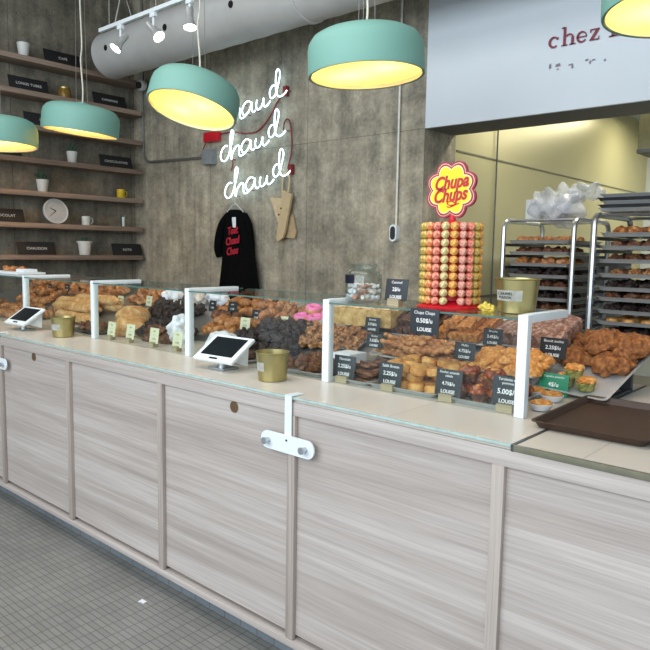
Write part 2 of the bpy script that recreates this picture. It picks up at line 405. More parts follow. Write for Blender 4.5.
# six front panels between battens
bx=[-5.713,-4.9,-4.088,-3.276,-2.463,-1.656,-.847,-.03,.78]
edges=[CX0]+bx+[CX1]
for i in range(len(edges)-1):
    a,b=edges[i],edges[i+1]
    p=MB().box(a+.002,b-.002,.012,.035,.13,.965).build('front_panel',M['oak'],c,smooth=False)
for x in bx: MB().box(x-.019,x+.019,-.006,.012,.115,.963,.003).build('batten',M['oakz'],c)
MB().box(CX0,CX1,-.004,.035,.963,1.012,.002).build('top_rail',M['oak'],c)
MB().box(CX0,CX1,-.012,.035,.088,.113,.002).build('bottom_rail',M['oak'],c)
kk=bpy.data.objects  # kick
k=MB().box(CX0,CX1,-.01,.01,0,.088).build('kick_board',M['kick'],c,smooth=False,loc=(0,.07,0))
MB().box(CX0,CX1,.04,1.15,.09,1.005).build('carcass',M['oakz'],c,smooth=False)
for x in (-1.985,-3.681,-5.3):
    q=MB().lathe([(.022,0),(.022,.004)],24,Matrix.Translation((x,.0125,.936))@Matrix.Rotation(R(90),4,'X')); q.build('finger_hole',plain('brown_hole',(96,74,48),.9),c)
    q=MB().lathe([(.025,0),(.025,.002),(.022,.002)],24,Matrix.Translation((x,.0125,.936))@Matrix.Rotation(R(90),4,'X')); q.build('hole_rim',plain('pale_rim',(150,132,112),.6),c)

wt=thing('worktop','cream tiled worktop with pale glass front edge under the display glass','worktop',(0,0,0))
MB().box(CX0,-.812,.004,1.18,1.0125,1.0305).build('surface',M['worktop'],wt,smooth=False)
MB().box(CX0,-.812,-.008,.003,1.0225,1.0300,.001).build('glass_edge',M['paleedge'],wt)
wt=thing('worktop','cream tiled worktop section under the two dark brown trays','worktop',(0,0,0))
MB().box(-.803,CX1,.004,1.18,1.0125,1.0275).build('surface',M['worktop'],wt,smooth=False)
MB().box(-.803,CX1,-.008,.003,1.012,1.03,.001).build('edge_strip',plain('olive_edge',(120,118,100),.4,.4),wt)
MB().box(-.812,-.803,-.005,1.18,1.01,1.03).build('joint_strip',M['darksteel'],wt,smooth=False)

# sloped riser behind the front trays
sl=.35; TH=math.atan(sl)
ds=thing('display_riser','sloping grey display riser under the rear pastry trays','riser',(0,0,0))
m=MB(); yA,yB=.66,1.13
poly=[(yA,1.031),(yB,1.031),(yB,1.076+sl*(yB-.65)-.012),(yA,1.076+sl*(yA-.65)-.012)]
vs=[]
m.prism([(y,z) for y,z in poly],CX0+.05,-1.10,Matrix(((0,1,0,0),(1,0,0,0),(0,0,1,0),(0,0,0,1)))); m.build('sloped_panel',M['steel'],ds,smooth=False)

# ---------------- sneeze guard ----------------
gpost=[-5.27,-4.385,-3.53,-2.65,-1.755,-.93]
gg=thing('sneeze_guard','clear glass sneeze guard on white square posts along the counter','glass guard',(0,0,1.031))
for i,x in enumerate(gpost):
    MB().box(x-.017,x+.017,.285,.315,0,.330,.003).build('post',M['white'],gg)
    MB().box(x-.017,x+.017,.315,.60,.304,.331,.003).build('arm',M['white'],gg)
xs=[CX0+.02]+gpost
for i in range(len(xs)-1):
    a,b=xs[i]+.018,xs[i+1]-.018
    MB().box(a,b,.294,.300,.002,.3125).build('front_pane',M['glass'],gg,smooth=False)
for i in range(len(xs)-1):
    a,b=xs[i]+.0175,xs[i+1]-.0175
    tp=MB().box(a,b,.284,.66,.313,.320).build('top_pane',M['glass'],gg,smooth=False)
    MB().box(a,b,.2815,.284,.3135,.3195).build('pane_edge',M['edge'],tp,smooth=False); MB().box(a,b,.66,.662,.3135,.3195).build('pane_edge',M['edge'],tp,smooth=False)
GZ=1.031+.3202

# ---------------- hangers ----------------
def hanger(x,label):
    h=thing('hanging_bracket',label,'bracket',(x,0,0),group='white brackets on the counter front')
    m=MB(); m.box(-.017,.017,-.0135,-.0105,.86,1.034); m.box(-.017,.017,-.0135,.05,1.032,1.036); m.build('strap',M['white'],h,smooth=False)
    pts=[]; L=.100; r=.033
    for k in range(13): a=R(-90+180*k/12); pts.append((L+r*math.cos(a),.857+r*math.sin(a)))
    for k in range(13): a=R(90+180*k/12); pts.append((-L+r*math.cos(a),.857+r*math.sin(a)))
    MB().prism(pts,-.020,-.014).build('plate',M['white'],h,smooth=False)
    for sx in (-1,1):
        MB().lathe([(.010,0),(.010,.02),(.013,.02),(.013,.026)],14,Matrix.Translation((sx*.093,-.020,.857))@Matrix.Rotation(R(90),4,'X')).build('peg',M['steel'],h)
    MB().lathe([(.004,0),(.004,.003)],10,Matrix.Translation((0,-.020,.872))@Matrix.Rotation(R(90),4,'X')).build('screw',M['darksteel'],h)
hanger(-1.664,'white pill-shaped metal bracket hooked over the counter near its middle batten')
hanger(-4.10,'white metal bracket on the counter front at the left frame edge')

# ---------------- tablets ----------------
def tablet(x,label):
    t=thing('tablet_stand',label,'tablet',(x,.19,1.0315),rz=R(3),group='point of sale tablets')
    Mx=Matrix.Translation((0,0,.085))@Matrix.Rotation(R(33),4,'X')
    MB().box(-.122,.122,-.083,.083,-.007,.007,.005,mat=Mx).build('bezel',M['white'],t)
    MB().box(-.098,.098,-.052,.068,.0068,.0085,mat=Mx).build('screen',M['screen'],t,smooth=False)
    MB().box(-.025,.025,-.074,-.064,.0068,.0088,.001,mat=Mx).build('card_slot',M['hole'],t)
    m=MB(); m.prism([(-.05,.048),(.062,.012),(.07,.118),(.05,.112)],-.085,.085,Matrix(((0,1,0,0),(1,0,0,0),(0,0,1,0),(0,0,0,1)))); m.build('housing',M['white'],t,smooth=False)
    MB().box(-.05,.05,-.05,.04,0,.008,.003).tube([(0,-.01,.008),(0,-.01,.045)],.018,12).build('foot',M['steel'],t)
tablet(-2.262,'white sales tablet on a stand beside the gold bucket near the middle bracket')
tablet(-4.17,'white sales tablet on a stand at the far left end of the counter')

# ---------------- buckets ----------------
def bucket(loc,r,h,label,lab=True,rz=0,text=None):
    t=thing('metal_bucket',label,'bucket',loc,rz=rz,group='gold metal buckets')
    MB().lathe([(r*.80,0),(r*.84,.002),(r*.97,h-.006),(r*1.03,h-.003),(r*1.03,h),(r*.95,h),(r*.94,h-.006),(r*.78,.006),(0,.006)],32).build('body',M['gold'],t)
    if lab:
        m=MB(); vs=[]
        for z in (h*.36,h*.66):
            rz_=r*(.84+.13*(z/h))+.0008
            vs.append([m.bm.verts.new((rz_*math.sin(a),-rz_*math.cos(a),z)) for a in [R(-48+96*i/12) for i in range(13)]])
        for i in range(12): m.bm.faces.new((vs[0][i],vs[0][i+1],vs[1][i+1],vs[1][i]))
        bmesh.ops.solidify(m.bm,geom=m.bm.faces[:],thickness=.0006)
        lb=m.build('label',M['label'],t)
        if text:
            text_obj(text,.013,M['card'],lb,(0,-r*.955,h*.51),extrude=.0005)
    return t
bucket((-1.93,.165,1.0315),.068,.115,'gold bucket on the worktop right of the tablet near the middle bracket',rz=R(-35))
bucket((-3.715,.205,1.0315),.070,.115,'small gold bucket beside the far left tablet')
bucket((-1.037,.46,GZ),.074,.118,'gold bucket with a printed label standing on top of the glass guard',rz=R(-8),text='CARAMEL\nMAISON')

# ---------------- brown trays ----------------
def pan(name,w,l,h,mat,label,cat,M4,group=None,flare=.012,th=.002,corner=.02):
    m=MB()
    def ring(W,Lh,z,c):
        pts=[]
        for (sx,sy,a0) in ((1,1,0),(-1,1,90),(-1,-1,180),(1,-1,270)):
            for k in range(4):
                a=R(a0+30*k); pts.append(m.bm.verts.new((sx*(W-c)+c*math.cos(a),sy*(Lh-c)+c*math.sin(a),z)))
        return pts
    A=[ring(w/2-flare-th,l/2-flare-th,0,corner),ring(w/2-th,l/2-th,h-.002,corner),ring(w/2+.004,l/2+.004,h-.003,corner),ring(w/2+.005,l/2+.005,h,corner),ring(w/2-th-.002,l/2-th-.002,h,corner),ring(w/2-flare-2*th,l/2-flare-2*th,th,corner)]
    for a,b in zip(A,A[1:]):
        for i in range(16): m.bm.faces.new((a[i],a[(i+1)%16],b[(i+1)%16],b[i]))
    m.bm.faces.new(list(reversed(A[0]))); m.bm.faces.new(A[-1])
    o=m.build(name,mat); o.matrix_world=M4; return tag(o,label,cat,group)
pan('serving_tray',.33,.50,.022,M['tray'],'dark brown empty plastic tray beside the last white glass post','tray',Matrix.Translation((-.693,.46,1.0315))@Matrix.Rotation(R(1.5),4,'Z'),'dark brown trays',.01)
pan('serving_tray',.33,.50,.022,M['tray'],'dark brown plastic tray cut by the right frame edge','tray',Matrix.Translation((-.335,.455,1.0285)),'dark brown trays',.01)

# ---------------- price cards ----------------
def ink_lines(parent,mat,wd,y,zs,hgt=.004):
    m=MB()
    for z,k in zs: m.box(-wd*k/2,wd*k/2,y-.0006,y,z-hgt/2,z+hgt/2)
    m.build('print',mat,parent,smooth=False)
def card(x,y,z,lines,label,w=.105,h=.088,rz=0,cm='card',block=True,tilt=R(-8),name='price_card',detail=True,z0=.018):
    t=thing(name,label,'price card',(x,y,z),rz=rz)
    Mx=Matrix.Translation((0,0,z0))@Matrix.Rotation(tilt,4,'X')
    cd=MB().box(-w/2,w/2,-.0012,.0012,0,h,.0006,mat=Mx).build('card',M[cm],t)
    if block: MB().box(-w*.26,w*.26,-.018,.016,0,.026,.003).build('block',M['blockwood'],t)
    for (s,sz,zf,b) in lines:
        o=text_obj(s,sz,M['lett'] if cm!='lightcard' else M['inkgrey'],t,(0,0,0),extrude=.0003,offset=b,name='lettering')
        o.matrix_local=Mx@Matrix.Translation((0,-.0018,h*zf))@Matrix.Rotation(PI/2,4,'X')
    return t
def L3(a,b,k=1.0): return [(a,.015*k,.84,0),(b,.021*k,.52,.0003),('LOUISE',.0175*k,.17,.0003)]
Z0=1.0315
card(-1.70,.335,Z0,L3('Florentin','2.25$/u'),'dark price card reading 2.25 in front of dark slices beside the middle post',rz=R(3))
card(-1.475,.335,Z0,L3('Sablé Breton','2.25$/u'),'dark price card reading 2.25 in front of the golden round cookies')
card(-1.222,.335,Z0,[('Rocher amande\nsalade',.0125,.82,0),('4.75$/u',.017,.46,.0002),('LOUISE',.0175,.16,.0003)],'dark price card reading 4.75 in front of the glazed muffins',h=.094)
card(-.998,.335,Z0,[('Tartelette aux\npommes',.0125,.84,0),('5.00$/u',.024,.48,.0004),('LOUISE',.0175,.16,.0003)],'dark price card reading 5.00 beside the last white post',w=.112,h=.098)
def onslope(s): return 1.076+sl*(s-.65)
card(-1.92,.80,onslope(.80)+.03,L3('Brownie','3.75$/u',.8),'small dark price card in front of the tray of brownie slab, beside the nut cake',w=.085,h=.068,block=False)
card(-1.80,.66,onslope(.66)+.03,L3('Rocher','3.25$/u',.8),'small dark price card above the dark slices',w=.09,h=.062,block=False)
card(-1.62,.79,onslope(.79)+.03,L3('Sacristain','3.45$/u',.75),'small dark price card behind the glazed twists',w=.08,h=.06,block=False)
card(-1.345,.655,onslope(.66)+.03,L3('Muffin','4.75$/u',.85),'dark price card reading 4.75 behind the golden cookies, left of the muffins',w=.092,h=.07,block=False)
card(-1.30,.80,onslope(.80)+.03,L3('Brioche','2.45$/u',.8),'dark price card in front of the sugar-dusted cake',w=.085,h=.07,block=False)
card(-1.045,.80,onslope(.72)+.035,L3('Biscuit avoine','2.25$/u',.95),'black price card reading 2.25 in front of the big oat cookies',w=.105,h=.08,block=False,cm='black')
card(-.995,.70,Z0,[('Cupcake pistache',.011,.86,0),('4$/u',.022,.5,.0004)],'green price card reading 4 beside the green cakes',w=.112,h=.082,cm='greencard',block=False,z0=0)
card(-1.475,.36,GZ,L3('Caramel','2$/u',.95),'dark price card for caramels on the glass top beside the jar',w=.10,h=.082)
card(-1.29,.279,1.268,L3('Chupa Chups','0.50$/u',1.05),'dark price card hanging on the glass edge below the lollipop tower',w=.118,h=.088,block=False,tilt=0,z0=0)
for (x,y,z,lab) in ((-3.42,.335,Z0,'first from left'),(-3.245,.345,Z0,'second from left'),(-3.02,.345,Z0,'third from left'),(-2.815,.345,Z0,'last before the tablet')):
    card(x,y,z,[('Pain',.012,.8,0)]+[('- - - - -',.012,.55,0),('4.25$',.014,.3,0)],f'cream price card on a wood block behind the glass, {lab}',w=.078,h=.082,cm='lightcard')
for (x,y,lab,cm) in ((-4.08,.80,'pale price card behind the big round loaf','lightcard'),(-3.80,.84,'cream price card above the dark chocolate pastries','lightcard'),(-3.47,.82,'cream price card behind the white wrapped bag','lightcard'),
     (-3.17,.86,'small dark price card left of the two behind the brown rolls','card'),(-3.0,.87,'small dark price card right of the two behind the brown rolls','card'),(-2.72,.80,'small dark price card behind the cocoa pastry mound','card'),
     (-2.46,.76,'cream price card above the right end of the cocoa mound','lightcard'),(-2.70,.70,'cream price card above the left end of the cocoa mound','lightcard'),
     (-5.22,.87,'small dark price card left of the two behind the baguettes','card'),(-5.0,.90,'small dark price card right of the two behind the baguettes','card'),(-4.86,.50,'small dark price card among the far left croissants','card')):
    card(x,y,onslope(y)+.012,[('pièce',.012,.75,0),('3.50$',.015,.35,0)],lab,w=.075,h=.066,cm=cm,block=False,rz=R(random.uniform(-8,8)))

# ---------------- pastry prototypes (built once, moved for the first use, then copied) ----------------
class Kind:
    def __init__(s,name,cat,maker): s.name=name; s.cat=cat; s.maker=maker; s.proto={}
    def put(s,M4,label,group,var=0):
        if var not in s.proto:
            o=s.maker(var); s.proto[var]=o; kids[o.name]=list(o.children) if False else [q for q in COL.objects if q.parent==o]
            o.matrix_world=M4; tag(o,label,s.cat,group); return o
        o=s.proto[var]; c=copy_thing(o,M4,label,group); return c
def single(name,mat,fn):
    def mk(var):
        m=MB(); fn(m,var); return m.build(name,M[mat] if isinstance(mat,str) else mat)
    return mk
def f_cookie(m,v): m.lathe([(.028,0),(.0325,.004),(.0335,.022),(.030,.029),(.015,.032),(0,.0325)],20,wob=lambda a:.02*math.sin(3*a+v))
def f_rocher(m,v): m.blob((0,0,.016),.036,.034,.026,3,.022,60,v,flat=-.016)
def f_bigcookie(m,v): m.blob((0,0,.02),.078,.074,.036,4,.022,38,v,flat=-.02)
def f_slice(m,v):
    m.box(-.045,.045,-.024,.024,0,.013,.004)
def f_stick(m,v):
    pts=[];rad=[]
    for i in range(49):
        t=i/48; pts.append((-.13+.26*t,.003*math.sin(26*t),.012)); rad.append(.0125*(1+.22*math.sin(t*50))*(.7+.3*math.sin(PI*t)))
    m.tube(pts,rad,10)
def f_crois(m,v):
    pts=[];rad=[]
    for i in range(29):
        t=i/28; a=R(-75+150*t); pts.append((.055*math.sin(a),.034*math.cos(a)-.02,.022)); q=math.sin(PI*t)
        rad.append(.008+.019*q**.8+.0025*math.cos(t*2*PI*6))
    m.tube(pts,rad,14)
def f_baguette(m,v):
    pts=[];rad=[]
    for i in range(25):
        t=i/24; pts.append((-.27+.54*t,0,.03)); rad.append(.006+.029*min(1,math.sin(PI*t)*2.2)**.6+.0016*math.cos(t*2*PI*7))
    m.tube(pts,rad,14)
def f_loaf(m,v): m.blob((0,0,.045),.125,.10,.078,4,.012,16,v,flat=-.045)
def f_roll(m,v): m.blob((0,0,.025),.056,.038,.034,3,.020,32,v,flat=-.02)
def f_lump(m,v): m.blob((0,0,.02),.045,.036,.030,3,.02,45,v,flat=-.02)
def f_mound(m,v): m.blob((0,0,.02),.05,.04,.032,3,.024,55,v,flat=-.02)
def f_brownie(m,v):
    b=bmesh.new(); bmesh.ops.create_cube(b,size=1); bmesh.ops.subdivide_edges(b,edges=b.edges[:],cuts=5,use_grid_fill=True)
    for q in b.verts:
        p=Vector((q.co.x*.07,q.co.y*.06,(q.co.z+.5)*.032)); p+=Vector((1,1,1))*.004*noise.noise(p*70+Vector((v,0,0))); q.co=p
    m._merge(b)
K_cookie=Kind('butter_cookie','cookie',single('butter_cookie','gold_bake',f_cookie))
K_rocher=Kind('nut_cookie','cookie',single('nut_cookie','nut',f_rocher))
K_big=Kind('oat_cookie','cookie',single('oat_cookie',baked('oat_cookie_crust',(90,50,22),(136,82,38),(180,120,64),60,.7,.8),f_bigcookie))
K_slice=Kind('chocolate_slice','pastry',single('chocolate_slice','choc',f_slice))
K_stick=Kind('pastry_twist','pastry',single('pastry_twist','crois',f_stick))
K_crois=Kind('croissant','croissant',single('croissant','crois',f_crois))
def f_flat(m,v): m.blob((0,0,.014),.060,.048,.024,3,.016,40,v,flat=-.014)
K_flat=Kind('apple_pastry','pastry',single('apple_pastry','apple',f_flat))
K_bag=Kind('baguette','baguette',single('baguette','bread',f_baguette))
K_roll=Kind('bread_roll','roll',single('bread_roll','crois',f_roll))
K_mound=Kind('cocoa_pastry','pastry',single('cocoa_pastry','cocoa',f_mound))
K_lump=Kind('chocolate_pastry','pastry',single('chocolate_pastry','choc',f_lump))
K_brown=Kind('brownie','brownie',single('brownie',baked('brownie_top',(48,26,20),(84,52,42),(132,96,78),60,.5,.6),f_brownie))
K_gran=Kind('caramel_square','pastry',single('caramel_square','gran',f_brownie))
def mk_muffin(v):
    r=thing('muffin','x','muffin')
    m=MB(); m.lathe([(.026,0),(.036,.034),(.034,.036),(0,.036)],24,wob=lambda a:.03*math.sin(18*a)); m.build('paper_case',M['choc'],r)
    m=MB(); m.blob((0,0,.040),.044,.044,.026,3,.014,50,v,flat=-.006); m.build('crown',M['jam'],r)
    m=MB(); m.blob((.004,.0,.064),.018,.016,.006,2,.006,80,v); m.build('topping',M['apple'],r); return r
K_muf=Kind('muffin','muffin',mk_muffin)
def mk_tart(v):
    r=thing('tartlet','x','tartlet')
    m=MB(); m.lathe([(.026,0),(.042,.022),(.040,.023),(.026,.004),(0,.004)],36,wob=lambda a:.035*math.sin(18*a)); m.build('paper_cup',M['paper'],r)
    m=MB(); m.lathe([(.024,.004),(.036,.020),(.038,.026),(.034,.028),(0,.024)],28,wob=lambda a:.02*math.sin(14*a)); m.build('crust',M['gold_bake'],r)
    m=MB(); m.blob((0,0,.025),.031,.031,.009,3,.008,90,v); m.build('filling',M['apple'],r); return r
K_tart=Kind('tartlet','tartlet',mk_tart)
def mk_donut(v):
    r=thing('doughnut','x','doughnut')
    c=[(.03*math.cos(a),.03*math.sin(a),.018) for a in [2*PI*i/24 for i in range(24)]]
    MB().tube(c,.019,12,closed=True).build('dough',M['gold_bake'],r)
    c=[(x,y,.023) for x,y,z in c]; MB().tube(c,.0175,12,closed=True).build('icing',M['icing'],r); return r
K_don=Kind('doughnut','doughnut',mk_donut)
def mk_pist(v):
    r=thing('pistachio_cake','x','cake')
    MB().lathe([(.030,0),(.036,.026),(.035,.028),(0,.028)],20).build('cake',M['pist'],r)
    m=MB(); m.blob((0,0,.034),.034,.034,.012,3,.012,80,v); m.build('crumble_top',M['apple'],r)
    return r
K_pist=Kind('pistachio_cake','cake',mk_pist)
def mk_slab(v):
    r=thing('sugar_dusted_brioche','x','cake')
    b=bmesh.new(); bmesh.ops.create_cube(b,size=1); bmesh.ops.subdivide_edges(b,edges=b.edges[:],cuts=9,use_grid_fill=True)
    for q in b.verts:
        x,y,z=q.co; k=1-.35*max(0,z)*(abs(x)*2)**3
        p=Vector((x*.40,y*.26,(z+.5)*.062*k)); p+=Vector((.3,.3,1))*.012*noise.noise(p*32); q.co=p
    m=MB(); m._merge(b); m.build('cake',M['dust'],r); return r
K_slab=Kind('brioche','cake',mk_slab)
def mk_nutcake(v):
    r=thing('almond_cream_cake','x','cake')
    MB().box(-.17,.17,-.085,.085,0,.085,.012).build('sponge',baked('pale_sponge',(160,124,70),(196,160,100),(216,186,128),40,.8,.4),r)
    m=MB()
    for i in range(7):
        for j in range(3): m.blob((-.145+.048*i+random.uniform(-.006,.006),-.055+.055*j,.088),.028,.03,.012,2,.012,60,i+7*j)
    m.build('almond_topping',baked('almond_top',(200,150,100),(232,196,150),(246,226,196),50,.6,.4),r); return r
K_ncake=Kind('cake','cake',mk_nutcake)

def TM(x,y,z,tilt=0,rz=0,s=1,rx=0,ry=0):
    return Matrix.Translation((x,y,z))@Matrix.Rotation(tilt,4,'X')@Matrix.Rotation(rz,4,'Z')@Matrix.Rotation(ry,4,'Y')@Matrix.Rotation(rx,4,'X')@Matrix.Diagonal((s,s,s,1))
def frame(x,y,z,tilt=0,rz=0): return Matrix.Translation((x,y,z))@Matrix.Rotation(tilt,4,'X')@Matrix.Rotation(rz,4,'Z')
def sframe(x,s,rz=0): return frame(x,s,onslope(s)-.006,TH,rz)
def fill(K,F,xs,ys,layers,dz,desc,where,group,jit=.004,nv=3,rz=None,skip=0.0,z0=.003,tiltj=.12,scale=1,shrink=.0):
    rows=len(ys)
    for l in range(layers):
        for j,y in enumerate(ys):
            rowx=xs if l%2==0 else [(a+b)/2 for a,b in zip(xs,xs[1:])] or xs
            if l>0 and rows>1 and l%2==1 and j==rows-1: continue
            yy=y+(.5*(ys[1]-ys[0]) if (l%2==1 and rows>1) else 0)
            for i,x in enumerate(rowx):
                if random.random()<skip*(l>0): continue
                M4=F@Matrix.Translation((x+random.uniform(-jit,jit),yy+random.uniform(-jit,jit),z0+dz*l))@Euler((random.uniform(-tiltj,tiltj)*(1+l),random.uniform(-tiltj,tiltj)*(1+l),rz if rz is not None else random.uniform(0,6.28))).to_matrix().to_4x4()@Matrix.Scale(scale*random.uniform(.94,1.05),4)
                lay='' if layers==1 else (' bottom layer,' if l==0 else (' top layer,' if l==layers-1 else ' middle layer,'))
                row='' if rows==1 else (f' front row,' if j==0 else f' row {["two","three","four","five","six"][j-1]} back,')
                K.put(M4,f'{desc},{lay}{row} {ORD[i]} from left, {where}',group,var=random.randrange(nv))
AL=M['alu']
# --- section nearest the last post ---
pan('baking_tray',.165,.30,.016,AL,'small metal tray of dark chocolate slices beside the middle white post','tray',frame(-1.655,.475,Z0),'metal display trays')
fill(K_slice,frame(-1.655,.475,Z0),[-.035,.04],[-.10,-.05,.0,.05,.10],4,.018,'dark chocolate slice','on small tray','dark chocolate slices',rz=0,tiltj=.10,z0=.004)
pan('baking_tray',.31,.30,.018,AL,'metal tray piled with golden round cookies','tray',frame(-1.425,.475,Z0),'metal display trays')
fill(K_cookie,frame(-1.425,.475,Z0),[-.11,-.037,.037,.11],[-.08,-.015,.05,.105],3,.033,'golden cookie','cookie tray','golden round butter cookies',tiltj=.10,skip=.25)
pan('baking_tray',.25,.30,.018,AL,'metal tray of glazed muffins left of the last white post','tray',frame(-1.13,.475,Z0),'metal display trays')
fill(K_muf,frame(-1.13,.475,Z0),[-.075,.005,.085],[-.085,.0,.09],1,.045,'glazed dark muffin','muffin tray','glazed muffins',jit=.004,z0=.004,scale=.93)
fill(K_muf,frame(-1.13,.475,Z0),[-.05,.045],[-.06],1,.045,'glazed muffin stacked on top','muffin tray','glazed muffins',jit=.003,z0=.066,scale=.93)
for (x,y,l) in ((-.925,.44,'apple tartlet in a white paper cup just behind the last post'),(-.955,.60,'apple tartlet in white paper cup in front of the green card, right one'),(-1.03,.63,'apple tartlet in white paper cup in front of the green card, left one')):
    K_tart.put(TM(x,y,Z0+.002),l,'apple tartlets',0)
# rear slope
def stray(x,s,w,l,label,rz=0): pan('baking_tray',w,l,.016,AL,label,'tray',sframe(x,s,rz)@Matrix.Translation((0,0,.006)),'metal display trays')
stray(-1.62,.74,.42,.15,'metal tray of long glazed pastry twists')
F=sframe(-1.60,.735)@Matrix.Translation((0,0,.01))
fill(K_stick,F@Matrix.Rotation(R(-4),4,'Z'),[-.07,.09],[-.055,-.027,.0,.028],3,.022,'long glazed pastry twist','twist tray','glazed pastry twists',rz=0,tiltj=.05,scale=1)
stray(-1.82,1.0,.30,.26,'metal tray of dark brownies')
fill(K_brown,sframe(-1.80,1.0)@Matrix.Translation((0,0,.012)),[-.11,-.036,.038,.112],[-.085,-.02,.045,.10],2,.034,'dark brownie square','brownie tray','brownies',rz=0,tiltj=.08,scale=.98)
stray(-1.50,1.0,.28,.28,'metal tray of caramel nut squares')
fill(K_gran,sframe(-1.50,1.0)@Matrix.Translation((0,0,.012)),[-.095,-.02,.055],[-.09,-.025,.04,.10],2,.034,'caramel nut square','nut square tray','caramel nut squares',rz=0,tiltj=.12,scale=1)
stray(-1.215,1.02,.28,.28,'metal tray under the sugar-dusted cake')
K_slab.put(sframe(-1.20,1.01)@Matrix.Translation((0,0,.012))@Matrix.Diagonal((.74,.92,1,1)),'large sugar-dusted brown cake on the rear tray near the last post','cakes',0)
stray(-1.20,.755,.30,.19,'metal tray of flat golden pastries behind the muffins')
fill(K_flat,sframe(-1.20,.755)@Matrix.Translation((0,0,.008)),[-.10,-.02,.06,.12],[-.055,0,.05],2,.02,'flat golden apple pastry','behind muffins','golden apple pastries',tiltj=.1,z0=.004,scale=.85)
# oat cookies tray right of the post
FO=frame(-.925,.91,1.120,R(21),R(-6)); 
pan('baking_tray',.31,.46,.018,AL,'sloping metal tray of oat cookies right of the last post','tray',FO,'metal display trays')
st=thing('tray_prop','dark steel easel propping up the oat cookie tray','stand',(-.93,.90,Z0))
MB().box(-.12,.12,.10,.12,0,.095).box(-.12,-.10,-.16,.12,0,.008).box(.10,.12,-.16,.12,0,.008).build('frame',M['darksteel'],st,smooth=False)
for i,(x,y,z,l) in enumerate(((-.075,.02,.006,'front left'),(.075,.01,.006,'front right'),(-.08,.15,.006,'back left'),(.08,.15,.006,'back right'),(0,.09,.05,'upper left'),(.10,.10,.045,'upper right'))):
    K_big.put(FO@TM(x,y,z,0,i*1.3,.98,rx=.12*(i>3)),f'big rough oat cookie on the sloping tray right of the post, {l}','oat cookies',i%3)
for i,(x,y,z,l) in enumerate(((-.03,-.165,.004,'lower left'),(.05,-.165,.004,'lower right'),(.005,-.16,.046,'upper'))):
    K_pist.put(FO@TM(x,y,z,-R(15)),f'green pistachio cake beside the green price card, {l}','pistachio cakes',0)

# --- section between middle posts (B) ---
K_ncake.put(TM(-2.02,.90,onslope(.9)+.03,0,R(8)),'tall pale almond-topped cake behind the middle white post','cakes',0)
stray(-2.14,.83,.42,.30,'metal tray of nut cookies behind the middle post')
fill(K_rocher,sframe(-2.14,.78)@Matrix.Translation((0,0,.012)),[-.17,-.10,-.03,.04,.11,.18],[-.09,-.03,.03],2,.032,'rough nut cookie','nut tray','rough nut cookies',z0=.0,skip=.1)
fill(K_don,sframe(-2.46,1.0),[-.05,.05],[-.06,.04],2,.03,'pink iced doughnut','above nut cookies','pink iced doughnuts',tiltj=.15,z0=.0)
fill(K_rocher,sframe(-2.62,.98),[-.08,-.01,.06],[-.06,.03],2,.035,'crumbly nut pastry','left of doughnuts','crumbly nut pastries',z0=.0,scale=1.1)
fill(K_mound,frame(-2.42,.62,Z0+.03),[-.17,-.09,-.01,.07,.15],[-.09,-.02,.05],2,.04,'dark cocoa pastry','dark mound','dark cocoa pastries',z0=.0,jit=.01)
fill(K_mound,frame(-2.40,.68,Z0+.03),[-.10,-.02,.06,.13],[0,.08],1,.04,'crest cocoa pastry','dark mound','dark cocoa pastries',z0=.085,jit=.01)
pan('baking_tray',.30,.30,.018,AL,'metal tray of brown pastries behind the gold bucket near the bracket','tray',frame(-1.97,.47,Z0),'metal display trays')
fill(K_lump,frame(-1.97,.47,Z0),[-.10,-.02,.06],[-.06,.03,.11],1,.04,'brown glazed pastry','behind bucket tray','brown pastries behind the bucket',z0=.004)
tag(MB().box(-.055,.055,-.06,.06,0,.06,.006).build('paper_box',M['paper'],loc=(-1.86,.56,Z0+.02)),'white paper box beside the middle post','box')
pan('baking_tray',.30,.28,.016,AL,'metal tray under the cocoa pastry mound','tray',frame(-2.42,.475,Z0),'metal display trays')
fill(K_lump,frame(-2.42,.44,Z0),[-.10,-.02,.06],[-.03],1,.04,'small brown pastry','below cocoa mound','small brown pastries',z0=.004)
fill(K_roll,sframe(-2.86,.74),[-.10,0,.10],[-.06,.03],2,.035,'plump roll','behind tablet','plump brown rolls',z0=.0,jit=.008)
fill(K_crois,sframe(-2.95,1.0),[-.18,-.07,.04,.15],[-.08,.02,.10],2,.036,'reddish croissant','behind plump rolls','reddish brown croissants',z0=.006)
fill(K_lump,sframe(-3.0,.86),[-.12,-.03,.06],[0],1,.04,'chocolate pastry with white icing','behind rolls','iced chocolate pastries',z0=.0)
fill(K_crois,sframe(-2.62,.84),[-.09,.02],[-.03,.05],2,.036,'brown croissant','by nuts','brown croissants by the nut pastries',z0=.006)
def crumple(name,loc,r,mat,label,cat,sz=(1,1,1),seed=0,amp=.4,group=None):
    o=MB().blob((0,0,r*sz[2]*.8),r*sz[0],r*sz[1],r*sz[2],4,r*amp,22/ (r*10),seed).build(name,mat,smooth=False); o.location=loc; return tag(o,label,cat,group)
crumple('paper_bag',(-2.62,.47,Z0),.075,M['paper'],'crumpled white paper beside the tablet under brown rolls','paper',(1.2,.8,.8),3)
crumple('paper_bag',(-3.03,.52,Z0),.08,M['paper'],'white wrapped bag behind the fourth cream price card','paper',(.8,.8,1.1),5)
